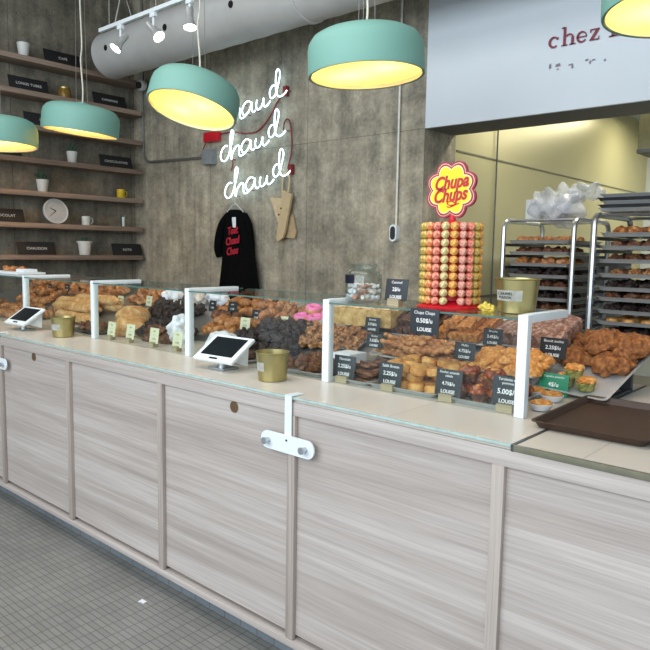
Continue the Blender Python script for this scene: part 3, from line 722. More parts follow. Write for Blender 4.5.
# --- section C ---
lo=MB(); f_loaf(lo,1); o=lo.build('bread_loaf',M['bread']); o.matrix_world=TM(-3.50,.52,Z0,0,R(20),1.0); tag(o,'big round floury loaf behind the first cream price card','loaf','large loaves')
o2=o.copy(); COL.objects.link(o2); o2.matrix_world=TM(-3.70,.66,onslope(.68),0,R(70),.85); o2['label']='big round loaf partly behind the post, left of the other loaf'
fill(K_mound,frame(-3.22,.60,Z0+.02),[-.12,-.04,.04,.12],[-.10,-.03,.05],2,.042,'dark chocolate puff','right of big loaf','dark chocolate puffs',z0=.0,jit=.01)
fill(K_lump,frame(-3.15,.47,Z0),[-.08,0,.08],[0],2,.042,'brown chocolate pastry','right of big loaf','brown chocolate pastries',z0=.0)
fill(K_mound,sframe(-3.55,.85),[-.14,-.05,.04,.13,.22],[-.04,.04],2,.04,'dark iced pastry','behind big loaf','dark rear pastries',z0=.0)
fill(K_roll,sframe(-3.95,1.0),[-.15,-.04,.07,.18],[-.06,.04],2,.036,'reddish roll','behind big loaf','reddish rear rolls',z0=.0)
for i,(x,s,l) in enumerate(((-3.72,.97,'left'),(-3.50,1.0,'middle'),(-3.32,1.02,'right'))):
    crumple('wrapped_cake',(x,s,onslope(s)),.07,M['merin'] if i%2 else M['paper'],f'pale wrapped cake on the rear slope behind the dark pastries, {l}','cake',(1.2,.8,.8),i,.3,'pale wrapped cakes')
pan('baking_tray',.34,.28,.016,M['darksteel'],'dark metal tray behind the gold bucket at the far left','tray',frame(-3.80,.50,Z0),'metal display trays')
fill(K_lump,frame(-3.82,.47,Z0),[-.12,-.04,.04],[0,.08],1,.04,'dark wrapped pastry','behind left gold bucket','dark wrapped pastries',z0=.004)
# --- section D: baguettes ---
for i in range(7):
    s=.575+.068*(i%4)+.034*(i//4); x=-4.27-.07*(i%3)
    M4=frame(x,s,onslope(s)+.050*(i//4)+.004,TH,R(-3+1.0*i))
    K_bag.put(M4,f'pale golden baguette {["at the front of the pile","second from the glass","third from the glass","at the back of the pile","on top, nearest the glass","on top, in the middle","on top, farthest back"][i]} left of the white post','baguettes',0)
fill(K_roll,sframe(-4.62,1.0),[-.40,-.28,-.16,-.04,.08,.20],[-.07,.04],2,.04,'golden oblong roll','behind baguettes','golden rolls behind the baguettes',z0=.0,scale=1.15)
fill(K_lump,sframe(-4.65,.86),[-.3,-.2,-.1,0,.1],[0],1,.04,'dark oblong roll','between baguettes and golden rolls','dark oblong rolls',z0=.0)
# --- section E ---
fill(K_crois,frame(-4.80,.50,Z0),[-.22,-.11,0,.11],[-.10,0,.10],2,.042,'golden croissant','far left','far left croissants',z0=.01,scale=1.25)
fill(K_roll,frame(-5.25,.50,Z0),[-.15,-.02,.11],[-.08,.04],2,.045,'round roll','far left','far left golden rolls',z0=.0,scale=1.2)
fill(K_crois,sframe(-5.15,.80),[-.25,-.13,-.01,.11],[-.04,.06],2,.04,'brown croissant','far left rear','far left rear croissants',z0=.01,scale=1.15)
fill(K_roll,sframe(-5.45,1.02),[-.25,-.1,.05,.2],[0],2,.04,'reddish roll','far left rear slope','far left rear rolls',z0=.0,scale=1.2)

# platter on top of glass at left
pt=thing('white_platter','white rectangular platter of pastries on the glass top at the far left','platter',(-4.98,.50,GZ))
MB().box(-.26,.26,-.10,.10,0,.014,.004).build('platter',M['white'],pt)
pt2=thing('lidded_box','low white box at the right end of the white platter','box',(-4.80,.50,GZ+.0145))
MB().box(-.06,.06,-.05,.05,0,.022,.004).build('box_body',M['white'],pt2)
for i in range(4): K_roll.put(TM(-5.12+.065*i,.50+.02*(i%2),GZ+.0145,0,i,.6),f'small brown pastry on the white platter, {ORD[i]} from left','pastries on the platter',i%3)

# ---------------- jar ----------------
j=thing('candy_jar','clear glass jar of wrapped white candies on the glass top','jar',(-1.675,.42,GZ))
MB().lathe([(.060,0),(.070,.006),(.073,.02),(.073,.105),(.066,.120),(.050,.130),(.050,.138),(.056,.142),(.056,.150),(.052,.150),(.047,.140),(.047,.128),(.063,.117),(.070,.104),(.070,.02),(.0,.008)],32).build('glass_body',M['jarglass'],j)
m=MB(); pts=[]
for z in (.074,.108):
    pts.append([m.bm.verts.new((.0742*math.sin(a),-.0742*math.cos(a),z)) for a in [R(-62+70*i/10) for i in range(11)]])
for i in range(10): m.bm.faces.new((pts[0][i],pts[0][i+1],pts[1][i+1],pts[1][i]))
bmesh.ops.solidify(m.bm,geom=m.bm.faces[:],thickness=.0006); m.build('label',plain('navy_label',(30,34,58),.5),j)
def f_candy(m,v): 
    m.blob((0,0,0),.015,.011,.011,2,.003,80,v); m.lathe([(.009,-.03),(.003,-.014),(.003,.014),(.009,.03)],8,Matrix.Rotation(R(90),4,'Y'))
K_candy=Kind('wrapped_candy','candy',single('wrapped_candy','paper',f_candy)); K_candyb=Kind('wrapped_candy','candy',single('wrapped_candy','candy',f_candy)); K_caramel=Kind('caramel_candy','candy',single('caramel_candy',plain('caramel_brown',(168,118,92),.4),f_candy))
for i in range(22):
    a=i*2.4; lay=i//8; r=[.045,.042,.036][min(lay,2)]*(.55 if i%4==3 else 1)
    K=(K_candy,K_candyb,K_caramel,K_candy)[i%4]
    K.put(TM(-1.675+r*math.cos(a),.42+r*math.sin(a),GZ+.022+.021*lay,0,a*1.7,1,rx=a),'twist-wrapped candy lying in the glass jar beside the caramel card','candies in the jar',i%2)

# ---------------- lollipop tower ----------------
TX,TY=-1.308,.47
t=thing('lollipop_stand','red lollipop tower with a yellow flower sign on the glass top','display stand',(TX,TY,GZ))
MB().lathe([(.118,0),(.120,.006),(.095,.016),(.055,.026),(.05,.03)],40).build('base',M['red'],t)
MB().lathe([(.067,.028),(.067,.305),(.03,.312),(.012,.318),(.012,.336)],32).build('core',M['red'],t)
def flower(r,amp,n=8,N=160): return [((r+amp*abs(math.cos(n/2*a+PI/2))-amp*.5)*math.cos(a),(r+amp*abs(math.cos(n/2*a+PI/2))-amp*.5)*math.sin(a)) for a in [2*PI*i/N for i in range(N)]]
hd=MB().prism(flower(.099,.017),-.006,.006,Matrix.Translation((-.008,0,.428))).build('sign_back',M['magenta'],t,smooth=False)
for r,mat,y,nm in ((.0915,'cream',-.0066,'sign_ring'),(.0895,'magenta',-.0072,'sign_ring'),(.082,'cream',-.0078,'sign_ring'),(.078,'yellow',-.0084,'sign_face')):
    MB().prism(flower(r,.018),y,y+.0006,Matrix.Translation((-.008,0,.428))).build(nm,M[mat],t,smooth=False)
sc=text_obj('Chupa',.066,M['scriptred'],t,(-.008,-.0092,.453),extrude=.0008,offset=.0022,shear=.35,rot=(PI/2,R(-5),0),sx=.82)
sc=text_obj('Chups',.066,M['scriptred'],t,(-.012,-.0092,.407),extrude=.0008,offset=.0022,shear=.35,rot=(PI/2,R(-5),0),sx=.82)
MB().tube(smoothpath([(.03,-.0092,.378),(-.005,-.0092,.372),(-.02,-.0092,.380),(-.004,-.0092,.387),(.015,-.0092,.376),(-.008,-.0092,.366),(-.02,-.0092,.368)]),[.0022]*31,6).build('flourish',M['red'],t)
def mk_lolly(v):
    r=thing('lollipop','x','lollipop')
    MB().blob((0,-.030,0),.0158,.015,.0158,2,.0016,220,v).build('wrapped_head',WR[v],r)
    MB().tube([(0,-.016,0),(0,.006,0)],.0022,6).build('stick',M['lett'],r); return r
K_lol=Kind('lollipop','lollipop',mk_lolly)
NC=20; seq=[2,3,3,0,1,2,4,5,1,3,4,2,0,1]
cols=[]
for k in range(NC):
    a=2*PI*k/NC  # direction angle from -Y turning to +X
    va=math.atan2(TX-0,-(TY+1.704))  # not used for look, only for ordering
    cols.append(a)
camdir=math.atan2(-TX,TY+1.7044)  # angle from -Y toward +X where the viewer stands
vis=[]
for k in range(NC):
    a=-PI+2*PI*k/NC; d=(a-camdir+PI)%(2*PI)-PI
    if abs(d)<R(112): vis.append((d,a))
vis.sort()
for ci,(d,a) in enumerate(vis):
    for r_ in range(10):
        if ci in (len(vis)//2,) and r_==9: continue
        z=GZ+.294-.0295*r_
        M4=Matrix.Translation((TX,TY,z))@Matrix.Rotation(a,4,'Z')@Matrix.Translation((0,-.071,0))
        row='top' if r_==0 else ('bottom' if r_==9 else ORD[r_])
        K_lol.put(M4,f'wrapped lollipop in the {row} row, {ORD[ci]} column from left, red tower','lollipops on the tower',seq[ci])
crumple('candy_wrapper',(-1.13,.42,GZ),.022,plain('foil_yellow',(214,190,80),.3),'small yellow wrapped sweet on the glass between tower and bucket','candy',(1.3,.8,.7),2)

# ---------------- shelves on the left wall ----------------
SZ=[3.21,2.915,2.62,2.325,2.03,1.74,1.45]
SN=['top','second','third','fourth','fifth','sixth','lowest']
for z,nm in zip(SZ,SN):
    tag(MB().box(XL,-6.13,-1.2,2.345,z-.022,z+.022,.002).build('wall_shelf',M['shelfwood']),f'brown wooden wall shelf, {nm} of the seven on the left wall','shelf','wooden wall shelves')
def shelfsign(y0,y1,k,text,label,size=.034):
    yc=(y0+y1)/2; w=abs(y1-y0); z=SZ[k]+.0225
    t=thing('name_board',label,'sign',(-6.16,yc+.035,z),rz=R(90),group='black name boards on the shelves')
    Mx=Matrix.Rotation(R(-18),4,'X')
    MB().box(-w/2,w/2,0,.006,0,.125,.001,mat=Mx).build('board',M['black'],t)
    MB().prism([(0,0),(.05,0),(.03,.09)],-.004,.004,Matrix(((0,-1,0,0),(1,0,0,.006),(0,0,1,0),(0,0,0,1)))).build('stand_foot',M['black'],t,smooth=False)
    o=text_obj(text,size,M['greycard'],t,(0,0,0),extrude=.0004,spacing=1.1,offset=.0004); o.matrix_local=Mx@Matrix.Translation((0,-.001,.06))@Matrix.Rotation(PI/2,4,'X')
shelfsign(1.32,1.68,0,'CAFÉ','black board with a short white word on the top shelf')
shelfsign(.99,1.35,1,'LONGS TUBES','black board with two white words on the second shelf at the left')
shelfsign(1.80,2.16,1,'KARMINNI','black board with a white word at the right of the second shelf')
shelfsign(1.12,1.48,2,'PAIN','black board on the third shelf partly behind the mint lamp')
shelfsign(.72,1.08,3,'THÉ','black board on the fourth shelf mostly behind the leftmost lamp')
shelfsign(1.86,2.22,3,'CHOCOLATINE','black board with a long white word on the fourth shelf right end')
shelfsign(.73,1.09,5,'CHOCOLAT','black board cut by the left frame edge on the sixth shelf')
shelfsign(1.02,1.38,6,'CHAUSSON','black board with white word at the left of the lowest shelf')
shelfsign(1.98,2.32,6,'ROTIS','black board with short word at the right end of the lowest shelf')
def pot(y,k,r,h,label,plant=True,rim=False,hgt=.1):
    t=thing('plant_pot' if not plant else 'potted_succulent',label,'plant' if plant else 'pot',(-6.22,y+.085,SZ[k]+.0225),group='white pots on the shelves')
    pr=[(r*.68,0),(r*.72,.003),(r,h)]
    if rim: pr=[(r*.72,0),(r*.76,.003),(r*.97,h*.86),(r*1.12,h*.87),(r*1.12,h)]
    MB().lathe(pr+[(r*.9,h),(r*.86,h-.012),(0,h-.012)],28).build('pot',M['ceramic'],t)
    MB().lathe([(r*.86,h-.014),(r*.8,h-.008),(0,h-.006)],20).build('soil',M['soil'],t)
    if plant:
        for i in range(18):
            a=i*2.4; e=R(30+50*(i/18)); L=hgt*(.65+.35*random.random())
            d_=Vector((math.cos(a)*math.cos(e),math.sin(a)*math.cos(e),math.sin(e)))
            q=Vector((0,0,h-.01)); mid=q+d_*L*.5; end=q+d_*L+Vector((0,0,.012))
            MB().tube(smoothpath([q,mid,end],3),[.007,.009,.0095,.009,.007,.004,.0012],6).build('leaf',M['leaf'],t)
pot(1.10,0,.055,.125,'plain white pot on the top shelf left of the black board',False)
pot(1.24,4,.056,.115,'small succulent in a white pot on the fifth shelf')
pot(1.54,3,.052,.11,'small succulent in a white pot on the fourth shelf')
pot(1.65,6,.066,.135,'white flared pot with short leaves on the lowest shelf',True,True,.055)
def mug(y,k,mat,label,hs=1):
    t=thing('mug',label,'mug',(-6.21,y+.09,SZ[k]+.0225),group='mugs on the shelves')
    MB().lathe([(.038,0),(.041,.004),(.041,.088),(.037,.088),(.036,.006),(0,.006)],26).build('cup',M[mat],t)
    MB().tube(smoothpath([(0,.039,.07),(0,.066,.068),(0,.07,.045),(0,.06,.022),(0,.039,.02)],4),.0055,8).build('handle',M[mat],t)
mug(1.66,5,'ceramic','white mug on the sixth shelf right of the round clock'); mug(2.05,4,'yceramic','yellow mug on the fifth shelf')
gl=thing('drinking_glass','clear narrow glass at the right end of the sixth shelf','glass',(-6.20,2.165,SZ[5]+.0225))
MB().lathe([(.028,0),(.034,.115),(.032,.115),(.026,.005),(0,.005)],24).build('tumbler',M['jarglass'],gl); MB().lathe([(.012,.005),(.014,.10)],10,Matrix.Translation((0,-.008,0))).build('white_straw',M['lett'],gl)
MBj=thing('amber_jar','small amber glass jar on the second shelf above the mint lamp','jar',(-6.22,1.565,SZ[1]+.0225))
MB().lathe([(.055,0),(.06,.006),(.06,.075),(.05,.09),(0,.09)],24).build('jar_body',M['amber'],MBj)
MB().lathe([(.05,.09),(.05,.105),(0,.106)],24).build('lid',M['gold'],MBj)
# clock leaning against the wall
ck=thing('round_clock','round grey wall clock standing on the sixth shelf','clock',(-6.19,1.43,SZ[5]+.0225),rz=R(90))
Mx=Matrix.Translation((0,.0,.118))@Matrix.Rotation(R(90-12),4,'X')@Matrix.Scale(.92,4)
MB().lathe([(.125,-.02),(.13,-.01),(.13,.016),(.122,.018),(.117,.008),(.0,.008)],40,Mx).build('case',M['ceramic'],ck)
MB().lathe([(.117,.0085),(.117,.0095),(0,.0095)],40,Mx).build('dial',M['clockface'],ck)
def hand(a,L,wd,nm):
    d_=(math.sin(R(a)),math.cos(R(a))); n_=(d_[1],-d_[0]); m=MB()
    v=[m.bm.verts.new((p[0],p[1],z)) for z in (.0105,.0125) for p in ((-n_[0]*wd,-n_[1]*wd),(n_[0]*wd,n_[1]*wd),(d_[0]*L+n_[0]*wd*.4,d_[1]*L+n_[1]*wd*.4),(d_[0]*L-n_[0]*wd*.4,d_[1]*L-n_[1]*wd*.4))]
    for f in ((0,1,2,3),(7,6,5,4),(0,4,5,1),(1,5,6,2),(2,6,7,3),(3,7,4,0)): m.bm.faces.new([v[i] for i in f])
    bmesh.ops.transform(m.bm,matrix=Mx,verts=m.bm.verts[:]); m.build(nm,M['black'],ck,smooth=False)
hand(-62,.07,.006,'hour_hand'); hand(-128,.095,.004,'minute_hand')

# ---------------- conduit, camera, neon ----------------
cd=thing('electrical_conduit','thin grey conduit running down the corner and along the concrete wall','conduit',(0,0,0))
path=[(-6.17,2.385,4.18),(-6.17,2.385,2.56)]+[(-6.17+.13*(1-math.cos(R(a))),2.385,2.56-.13*math.sin(R(a))) for a in (20,40,60,80,90)]+[(-5.12,2.385,2.405)]
MB().tube(path,.012,8).build('pipe',M['wire'],cd)
MB().box(-5.14,-5.0,2.33,2.399,2.33,2.47,.004).build('junction_box',plain('grey_box',(128,132,134),.6),cd)
sc_=thing('security_camera','small white dome camera at the corner above the shelves','camera',(-6.1,2.31,3.19))
MB().lathe([(.05,.0),(.055,.02),(.055,.045),(.03,.055)],24,Matrix.Rotation(R(90),4,'X')@Matrix.Translation((0,0,-.05))).build('base',M['ceramic'],sc_)
MB().blob((0,-.0,0),.047,.03,.047,3).build('ring',M['ceramic'],sc_); MB().blob((.012,-.02,-.008),.034,.03,.034,3).build('dome',M['black'],sc_)
tf=thing('neon_transformer','red transformer box on the wall left of the neon words','transformer',(-5.03,2.37,2.58))
MB().box(-.10,.10,-.03,.028,-.045,.045,.02).build('case',M['red'],tf)
MB().tube(smoothpath([(-.08,0,-.02),(-.16,.01,-.12),(-.17,.01,-.17),(-.10,.01,-.19)]),.005,6).build('lead',M['redcable'],tf)

HC=[(.104,.098),(.074,.104),(.032,.077),(.004,.025),(.019,-.019),(.062,-.031),(.104,-.002),(.137,.063),(.164,.146),(.181,.211),(.163,.233),(.143,.195),(.14,.091),(.155,-.021),(.164,.022),(.199,.071),(.24,.093),(.257,.077),(.255,.034),(.269,.002),(.304,.005),(.344,.026)]
AA=[(.389,.128),(.349,.136),(.309,.11),(.286,.069),(.304,.028),(.344,.028),(.389,.069),(.408,.123),(.409,.067),(.429,.036),(.456,.048)]
UU=[(.478,.131),(.467,.09),(.478,.052),(.511,.055),(.544,.088),(.56,.136),(.557,.091),(.577,.063),(.609,.075),(.641,.101)]
DD=[(.7,.221),(.666,.221),(.634,.183),(.64,.134),(.672,.123),(.709,.157),(.734,.226),(.754,.294),(.748,.33),(.725,.346),(.707,.309),(.705,.22),(.719,.147),(.756,.122),(.802,.135),(.837,.162)]
def neon(x,z,label):
    t=thing('neon_word',label,'neon sign',(x,YW,z),group='white neon words on the concrete wall')
    for L in (HC,AA,UU,DD):
        MB().tube(smoothpath([(a,-.05,b) for a,b in L],4),.0052,8).build('neon_tube',M['neon'],t)
    for a,b in ((.104,.098),(.155,-.021),(.309,.11),(.344,.026),(.456,.048),(.7,.221),(.837,.162)): MB().tube([(a,-.05,b),(a,0,b)],.004,6).build('standoff',M['redcable'],t)
neon(-4.88,2.695,'topmost white neon word on the concrete wall, partly behind a mint lamp')
neon(-4.89,2.375,'middle white neon word of the three on the concrete wall')
neon(-4.83,2.045,'lowest white neon word on the concrete wall above the hanging top')
cb=thing('neon_cable','dark red power cable linking the three neon words','cable',(0,YW-.014,0))
MB().tube(smoothpath([(-4.10,0,2.86),(-4.2,0,2.78),(-4.28,0,2.68),(-4.42,0,2.58),(-4.58,0,2.57),(-4.75,0,2.60),(-4.93,0,2.60)]),.0065,6).build('upper_cable',M['redcable'],cb)
MB().tube(smoothpath([(-4.11,-.01,2.55),(-4.09,-.01,2.62),(-4.04,-.01,2.62),(-4.01,-.01,2.5),(-4.01,-.01,2.36),(-4.05,-.01,2.23)]),.0065,6).build('lower_cable',M['redcable'],cb)
MB().tube(smoothpath([(-4.78,0,2.40),(-4.76,0,2.32),(-4.78,0,2.26)]),.005,6).build('left_cable',M['redcable'],cb)
MB().box(-4.10,-4.06,-.03,.010,2.82,2.90,.006).build('connector',M['redcable'],cb); MB().box(-4.03,-3.99,-.03,.010,2.18,2.26,.006).build('connector',M['redcable'],cb)

# sensor + its conduit
sn=thing('wall_sensor','white oval wall control with dark face below a thin pipe','control',(-2.945,YW,1.69))
pts=[]
for k in range(9): a=R(180*k/8); pts.append((.032*math.cos(a),.03+.032*math.sin(a)))
for k in range(9): a=R(180+180*k/8); pts.append((.032*math.cos(a),-.03+.032*math.sin(a)))
MB().prism(pts,-.04,0).build('housing',M['white'],sn,smooth=False)
MB().prism([(x*.68,z*.78) for x,z in pts],-.044,-.0395).build('face',M['card'],sn,smooth=False)
MB().tube([(.012,-.016,.05),(.012,-.016,2.5)],.008,8).build('pipe',M['label'],sn)

# ---------------- hanging black top ----------------
sw=thing('sweatshirt','black long-sleeved top with red print hanging on the concrete wall','sweatshirt',(-4.64,YW-.07,0))
def loft(m,secs,seg=28):
    rings=[]
    for (cx,cy,z,rx,ry,ph) in secs:
        rings.append([m.bm.verts.new((cx+rx*math.cos(a)*(1+.05*math.sin(5*a+ph)),cy+ry*math.sin(a)*(1+.22*math.sin(7*a+ph)),z)) for a in [2*PI*i/seg for i in range(seg)]])
    for A,B in zip(rings,rings[1:]):
        for i in range(seg): m.bm.faces.new((A[i],A[(i+1)%seg],B[(i+1)%seg],B[i]))
    m.bm.faces.new(rings[0]); m.bm.faces.new(list(reversed(rings[-1])))
m=MB(); loft(m,[(-.03,0,1.905,.045,.02,0),(-.02,0,1.895,.085,.03,0),(0,0,1.86,.125,.04,0),(0,0,1.80,.15,.045,.3),(.01,0,1.65,.18,.05,.5),(.02,0,1.45,.215,.052,.8),(.025,0,1.25,.25,.055,1.1),(.03,0,1.02,.28,.058,1.4)])
m.build('body',M['shirt'],sw)
m=MB(); m.tube(smoothpath([(-.10,.0,1.86),(-.17,-.01,1.78),(-.215,-.012,1.66),(-.235,-.01,1.55),(-.225,0,1.48)],4),[.035+.012*math.sin(PI*i/16) for i in range(17)],14); m.build('sleeve',M['shirt'],sw)
m=MB(); m.tube(smoothpath([(.10,.0,1.855),(.14,.01,1.78),(.165,.018,1.66),(.175,.02,1.52)],4),[.032]*13,14); m.build('sleeve',M['shirt'],sw)
MB().tube(smoothpath([(-.13,0,1.885),(-.07,0,1.935),(-.02,0,1.955),(.03,0,1.925),(.09,0,1.88)],4),.004,6).tube(smoothpath([(-.02,0,1.955),(-.02,0,2.0),(0,.01,2.015),(.01,.05,2.01)],4),.003,6).build('clothes_hanger',M['ceramic'],sw)
MB().box(-.0,.05,-.054,-.052,1.745,1.835,.0005).build('tag',M['paper'],sw)
for k,(z,w_) in enumerate(((1.715,'Tout'),(1.625,'Chaud'),(1.535,'Chou'))):
    text_obj(w_,.095,M['print'],sw,(.015,-.062-.002*k,z),extrude=.004,offset=.0015,shear=.3,rot=(PI/2,R(-8),0),sx=.72)

# tan folded apron
ap=thing('folded_apron','tan folded canvas apron hanging on the wall below the neon','apron',(0,YW,0))
def sheet(poly,y,th,mat,name):
    MB().prism(poly,y-th,y).build(name,mat,ap,smooth=False)
sheet([(-4.06,2.05),(-3.955,2.01),(-4.035,1.70),(-4.055,1.655),(-4.115,1.62),(-4.13,1.66)],-.05,.022,M['canvas'],'front_fold')
sheet([(-4.25,2.0),(-4.075,1.985),(-4.10,1.90),(-4.12,1.75),(-4.155,1.80)],-.02,.016,plain('tan_canvas_lit_fold',(196,178,142),.9),'left_fold')  # same canvas in a lighter tone, light on this fold painted in
sheet([(-4.10,1.85),(-3.985,1.85),(-3.945,1.70),(-3.96,1.65),(-4.10,1.66)],-.01,.016,plain('tan_canvas_shaded_fold',(170,150,116),.9),'right_fold')  # same canvas darkened, the shade on this fold is in its colour
MB().tube(smoothpath([(-4.10,-.035,1.99),(-4.10,-.03,2.14),(-4.06,-.03,2.2),(-4.02,-.03,2.15),(-4.02,-.045,2.03)],4),.009,8).build('strap',M['canvas'],ap)
MB().box(-4.11,-4.095,-.076,-.0715,1.84,1.855).box(-4.085,-4.07,-.076,-.0715,1.895,1.905).build('print_mark',M['black'],ap,smooth=False)

# ---------------- pendants ----------------
def pendant(loc,n,label,power=2.6,cordw=True):
    t=thing('pendant_lamp',label,'lamp',loc,group='mint pendant lamps')
    nz=Vector((n[0],n[1],1)).normalized(); q=Vector((0,0,1)).rotation_difference(nz); Mx=q.to_matrix().to_4x4()
    pr=[(.2865,.0),(.290,-.003),(.300,-.003),(.302,.006),(.301,.12),(.294,.155),(.274,.185),(.24,.204),(.19,.214),(.10,.219),(0,.220)]
    MB().lathe(pr,64,Mx,cap=False).build('shade',M['teal'],t)
    # open underside: rim and inner dish
    o=t.children
    inner=MB().lathe([(.2865,0),(.2845,.05),(.272,.10),(.23,.13),(.12,.145),(0,.148)],64,Mx,cap=False)
    inner.build('inner_dish',M['shadein'],t)
    for sx in (-1,1):
        p_=Mx@Vector((sx*.11,0,.125)); b=MB().blob((p_.x,p_.y,p_.z),.026,.026,.018,2); b.build('bulb',M['bulb'],t)
    ln=bpy.data.lights.new('bulb_light','POINT'); ln.energy=power; ln.color=(1,.74,.29); ln.shadow_soft_size=.03
    top=Mx@Vector((0,0,.22)); cz=CEIL-loc[2]
    cp=[top,top+Vector((.012,0,.12)),top+Vector((-.012,.0,.35)),(top.x+.01,top.y,.7),(top.x-.006,top.y,1.1),(top.x,top.y,cz)]
    MB().tube(smoothpath(cp,5),.006,6).build('cable',M['cord'],t)
    for k in range(3):
        a=2*PI*k/3+.4; e_=Mx@Vector((.05*math.cos(a),.05*math.sin(a),.217)); MB().tube([e_,(e_.x*.6+top.x*.4,e_.y*.6+top.y*.4,cz)],.0018,5).build('suspension_wire',M['wire'],t)
    MB().lathe([(.05,0),(.05,.02),(0,.022)],20,Mx@Matrix.Translation((0,0,.216))).build('cap',M['teal'],t)
    for sx in (-1,1):
        l=bpy.data.objects.new('bulb_light',ln); COL.objects.link(l); l.parent=t; l.location=Mx@Vector((sx*.11,0,.085))
    MB().lathe([(.2845,.020),(.2845,.023),(0,.023)],64,Mx,cap=False).lathe([(.2845,.020),(0,.020)],64,Mx,cap=False).build('diffuser',M['diffuser'],t)
    return t
pendant((-2.25,1.133,2.455),(-.035,-.035),'mint pendant lamp hanging above the lit wall right of the neon words')
pendant((-3.752,1.16,2.464),(-.011,.308),'mint pendant lamp tilted most, showing its wide yellow underside')
pendant((-5.238,1.175,2.472),(.114,.049),'mint pendant lamp in front of the shelves, right of the leftmost one')
pendant((-5.50,.62,2.32),(-.02,-.0),'leftmost mint pendant lamp, cut by the left frame edge')
pendant((-.714,1.071,2.442),(-.035,.014),'mint pendant lamp cut off at the top right corner')

# ---------------- track with three spots ----------------
tk=thing('track_light','white ceiling track with three spotlights in front of the duct','track light',(0,1.3,0))
x0,x1=-5.12,-2.6; tz=3.28
MB().box(x0,x1,-.013,.013,tz-.016,tz+.013,.003).build('rail',M['white'],tk)
for x in (-4.98,-4.35,-3.2):
    MB().tube([(x,0,tz),(x+.02,0,CEIL)],.003,6).build('hanger_wire',M['wire'],tk)
MB().tube([(-4.90,0,tz),(-4.78,0,tz+.26),(-4.66,0,tz)],.006,6).build('bracket',M['wire'],tk)
for x,dx,dy in ((-4.82,-.07,-.74),(-4.38,.97,.18),(-3.95,.25,-.16)):
    sp=MB(); sp.box(x-.03,x+.03,-.015,.015,tz-.05,tz-.017,.003); sp.tube([(x,0,tz-.05),(x,0,tz-.12)],.009,8)
    s_=sp.build('spot_mount',M['white'],tk)
    d_=Vector((dx,dy,-1)).normalized(); q=Vector((0,0,-1)).rotation_difference(d_).to_matrix().to_4x4(); Mx=Matrix.Translation((x,0,tz-.14))@q
    MB().lathe([(0,.075),(.026,.075),(.028,.05),(.026,-.015),(.046,-.065),(.050,-.08),(.046,-.08),(.042,-.07),(0,-.07)],24,Mx).build('spot_head',plain('pearl_spot_housing',(190,192,190),.3,.4),tk)
    MB().lathe([(.042,-.0745),(.0,-.0745)],24,Mx).build('spot_lens',M['spotface'],tk)

# ---------------- kitchen racks ----------------
def rack(name,x0,y0,w,dp,h,label,levels):
    t=thing(name,label,'rack',(x0,y0,0),group='steel tray racks in the kitchen')
    for sx in (0,w):
        path=[(sx,0,.08),(sx,0,h-.07)]+[(sx,.07*(1-math.cos(R(a))),h-.07+.07*math.sin(R(a))) for a in (20,45,70,90)]+[(sx,dp-.07,h)]+[(sx,dp-.07+.07*math.sin(R(a)),h-.07+.07*math.cos(R(a))) for a in (20,45,70,90)]+[(sx,dp,.08)]
        MB().tube(path,.019,8).build('post_frame',M['steel'],t)
    for q in ([(0,.08,h),(w,.08,h)],[(0,dp-.08,h),(w,dp-.08,h)],[(0,0,.16),(w,0,.16)],[(0,dp,.16),(w,dp,.16)]): MB().tube(q,.010,8).build('cross_bar',M['steel'],t)
    for sx in (.02,w-.02):
        m=MB()
        for z in levels: m.box(sx-.012,sx+.012,0,dp,z-.013,z-.011); m.box(sx-.0015 ,sx+.0015,0,dp,z-.033,z-.011)
        m.build('runner',M['darksteel'],t,smooth=False)
    for sx in (0,w):
        for sy in (0,dp): MB().lathe([(0,0),(.035,.0),(.035,.02),(0,.02)],16,Matrix.Translation((sx,sy+.01,.04))@Matrix.Rotation(R(90),4,'Y')).tube([(sx,sy,.05),(sx,sy,.085)],.012,8).build('castor',M['black'],t)
    return t
r1z=[1.641-.083*i for i in range(9)]
rack('tray_rack',-2.385,3.0,.53,.68,1.80,'steel tray rack seen left of the other in the kitchen opening',r1z)
r2z=[1.676-.081*i for i in range(9)]; r2z=[1.676,1.598,1.517,1.43,1.349,1.286,1.21,1.141,1.06]
rack('tray_rack',-1.535,2.5,.53,.68,1.80,'steel tray rack at the right frame edge with trays piled on top',r2z)
kindsr=[K_crois,K_lump,K_roll,K_mound,K_lump,K_mound,K_lump,K_roll,K_mound]
def rtray(x,y,z,label,nm='baking_tray'): pan(nm,.462,.66,.024,AL,label,'tray',Matrix.Translation((x,y,z-.0105)),'metal baking trays on the racks')
for i,z in enumerate(r1z):
    rtray(-2.12,3.34,z,f'metal baking tray of pastries, {ORD[i]} from the top of the left rack')
    K=kindsr[i]
    for jx in range(4):
        for jy in range(3):
            K.put(TM(-2.27+.10*jx+random.uniform(-.01,.01),3.10+.14*jy,z-.006,0,random.uniform(0,6),1.05),f'{["dark","brown","golden"][jy]} pastry on rack tray, {ORD[i]} tray down, {ORD[jx]} from left, left rack' ,'pastries on the left rack',jx%3)
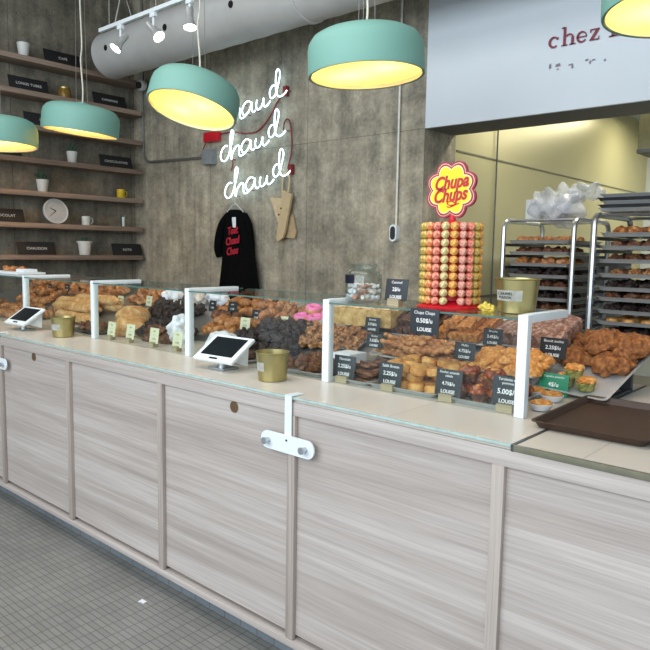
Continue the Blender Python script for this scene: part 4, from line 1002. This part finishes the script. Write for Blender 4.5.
for i,z in enumerate(r2z):
    rtray(-1.27,2.84,z,f'metal baking tray of pastries, {ORD[i]} from the top of the right rack')
    K=[K_roll,K_lump,K_lump,K_rocher,K_mound,K_lump,K_mound,K_cookie,K_mound][i]
    for jx in range(4):
        for jy in range(3):
            K.put(TM(-1.42+.10*jx+random.uniform(-.01,.01),2.60+.14*jy,z-.006,0,random.uniform(0,6),1.05),f'pastry on right rack, {ORD[i]} tray down, {["front","middle","back"][jy]} row, {ORD[jx]} from left' ,'pastries on the right rack',jx%3)
for i in range(5):
    pan('baking_tray',.46,.66,.02,M['darksteel'] if i%2 else AL,f'empty baking tray piled on the right rack, {["lowest","second from bottom","middle","second from top","topmost"][i]}','tray',Matrix.Translation((-1.285-.012*(i%2),2.84,1.817+.021*i))@Matrix.Rotation(R((i%3-1)*2),4,'Z'),'empty trays piled on the rack')
bg=thing('plastic_bag','clear crumpled plastic bag lying on top of the left rack','bag',(-2.10,3.28,1.818))
MB().blob((0,0,.10),.17,.15,.12,5,.10,14,4).build('film',M['film'],bg,smooth=False)
MB().blob((.17,.05,.20),.13,.05,.06,5,.07,20,8).build('loose_end',M['film'],bg,smooth=False)
MB().box(-.24,-.12,-.03,.03,.002,.15,.008).build('carton',M['paper'],bg)
MB().blob((.0,.0,.085),.13,.11,.09,4,.06,12,6).build('content',M['paper'],bg,smooth=False)
# kitchen appliance behind the tower and rack
kb=thing('kitchen_counter_unit','dark grey fronted kitchen unit with a steel top behind the lollipop tower','kitchen unit',(-2.72,3.8,0))
MB().box(0,.75,0,.7,.05,1.48).build('body',plain('slate_front',(74,80,92),.5),kb,smooth=False)
MB().box(-.0,.78,-.03,.72,1.48,1.535,.004).build('top',M['steel'],kb)
MB().box(.0,.76,-.012,0,1.22,1.25,.003).build('rail',M['steel'],kb)
# extractor hood
hd=thing('extractor_hood','dark steel box hood hanging at the upper right of the kitchen','hood',(-1.75,4.0,2.36))
MB().box(-.03,1.2,0,1.1,.02,.83,.004).build('casing',plain('hood_steel',(120,118,92),.3,.7),hd)
MB().box(-.035,1.205,-.005,1.105,0,.03,.003).build('lower_lip',M['darksteel'],hd)
# scrap on the floor
sc2=MB().prism([(-.018,-.012),(.016,-.014),(.02,.01),(.004,.006),(-.012,.014)],-.0008,.0008,Matrix.Rotation(R(90),4,'X')).build('paper_scrap',M['paper'],loc=(-2.457,-.11,.002)); tag(sc2,'tiny white paper scrap on the tiled floor','paper')
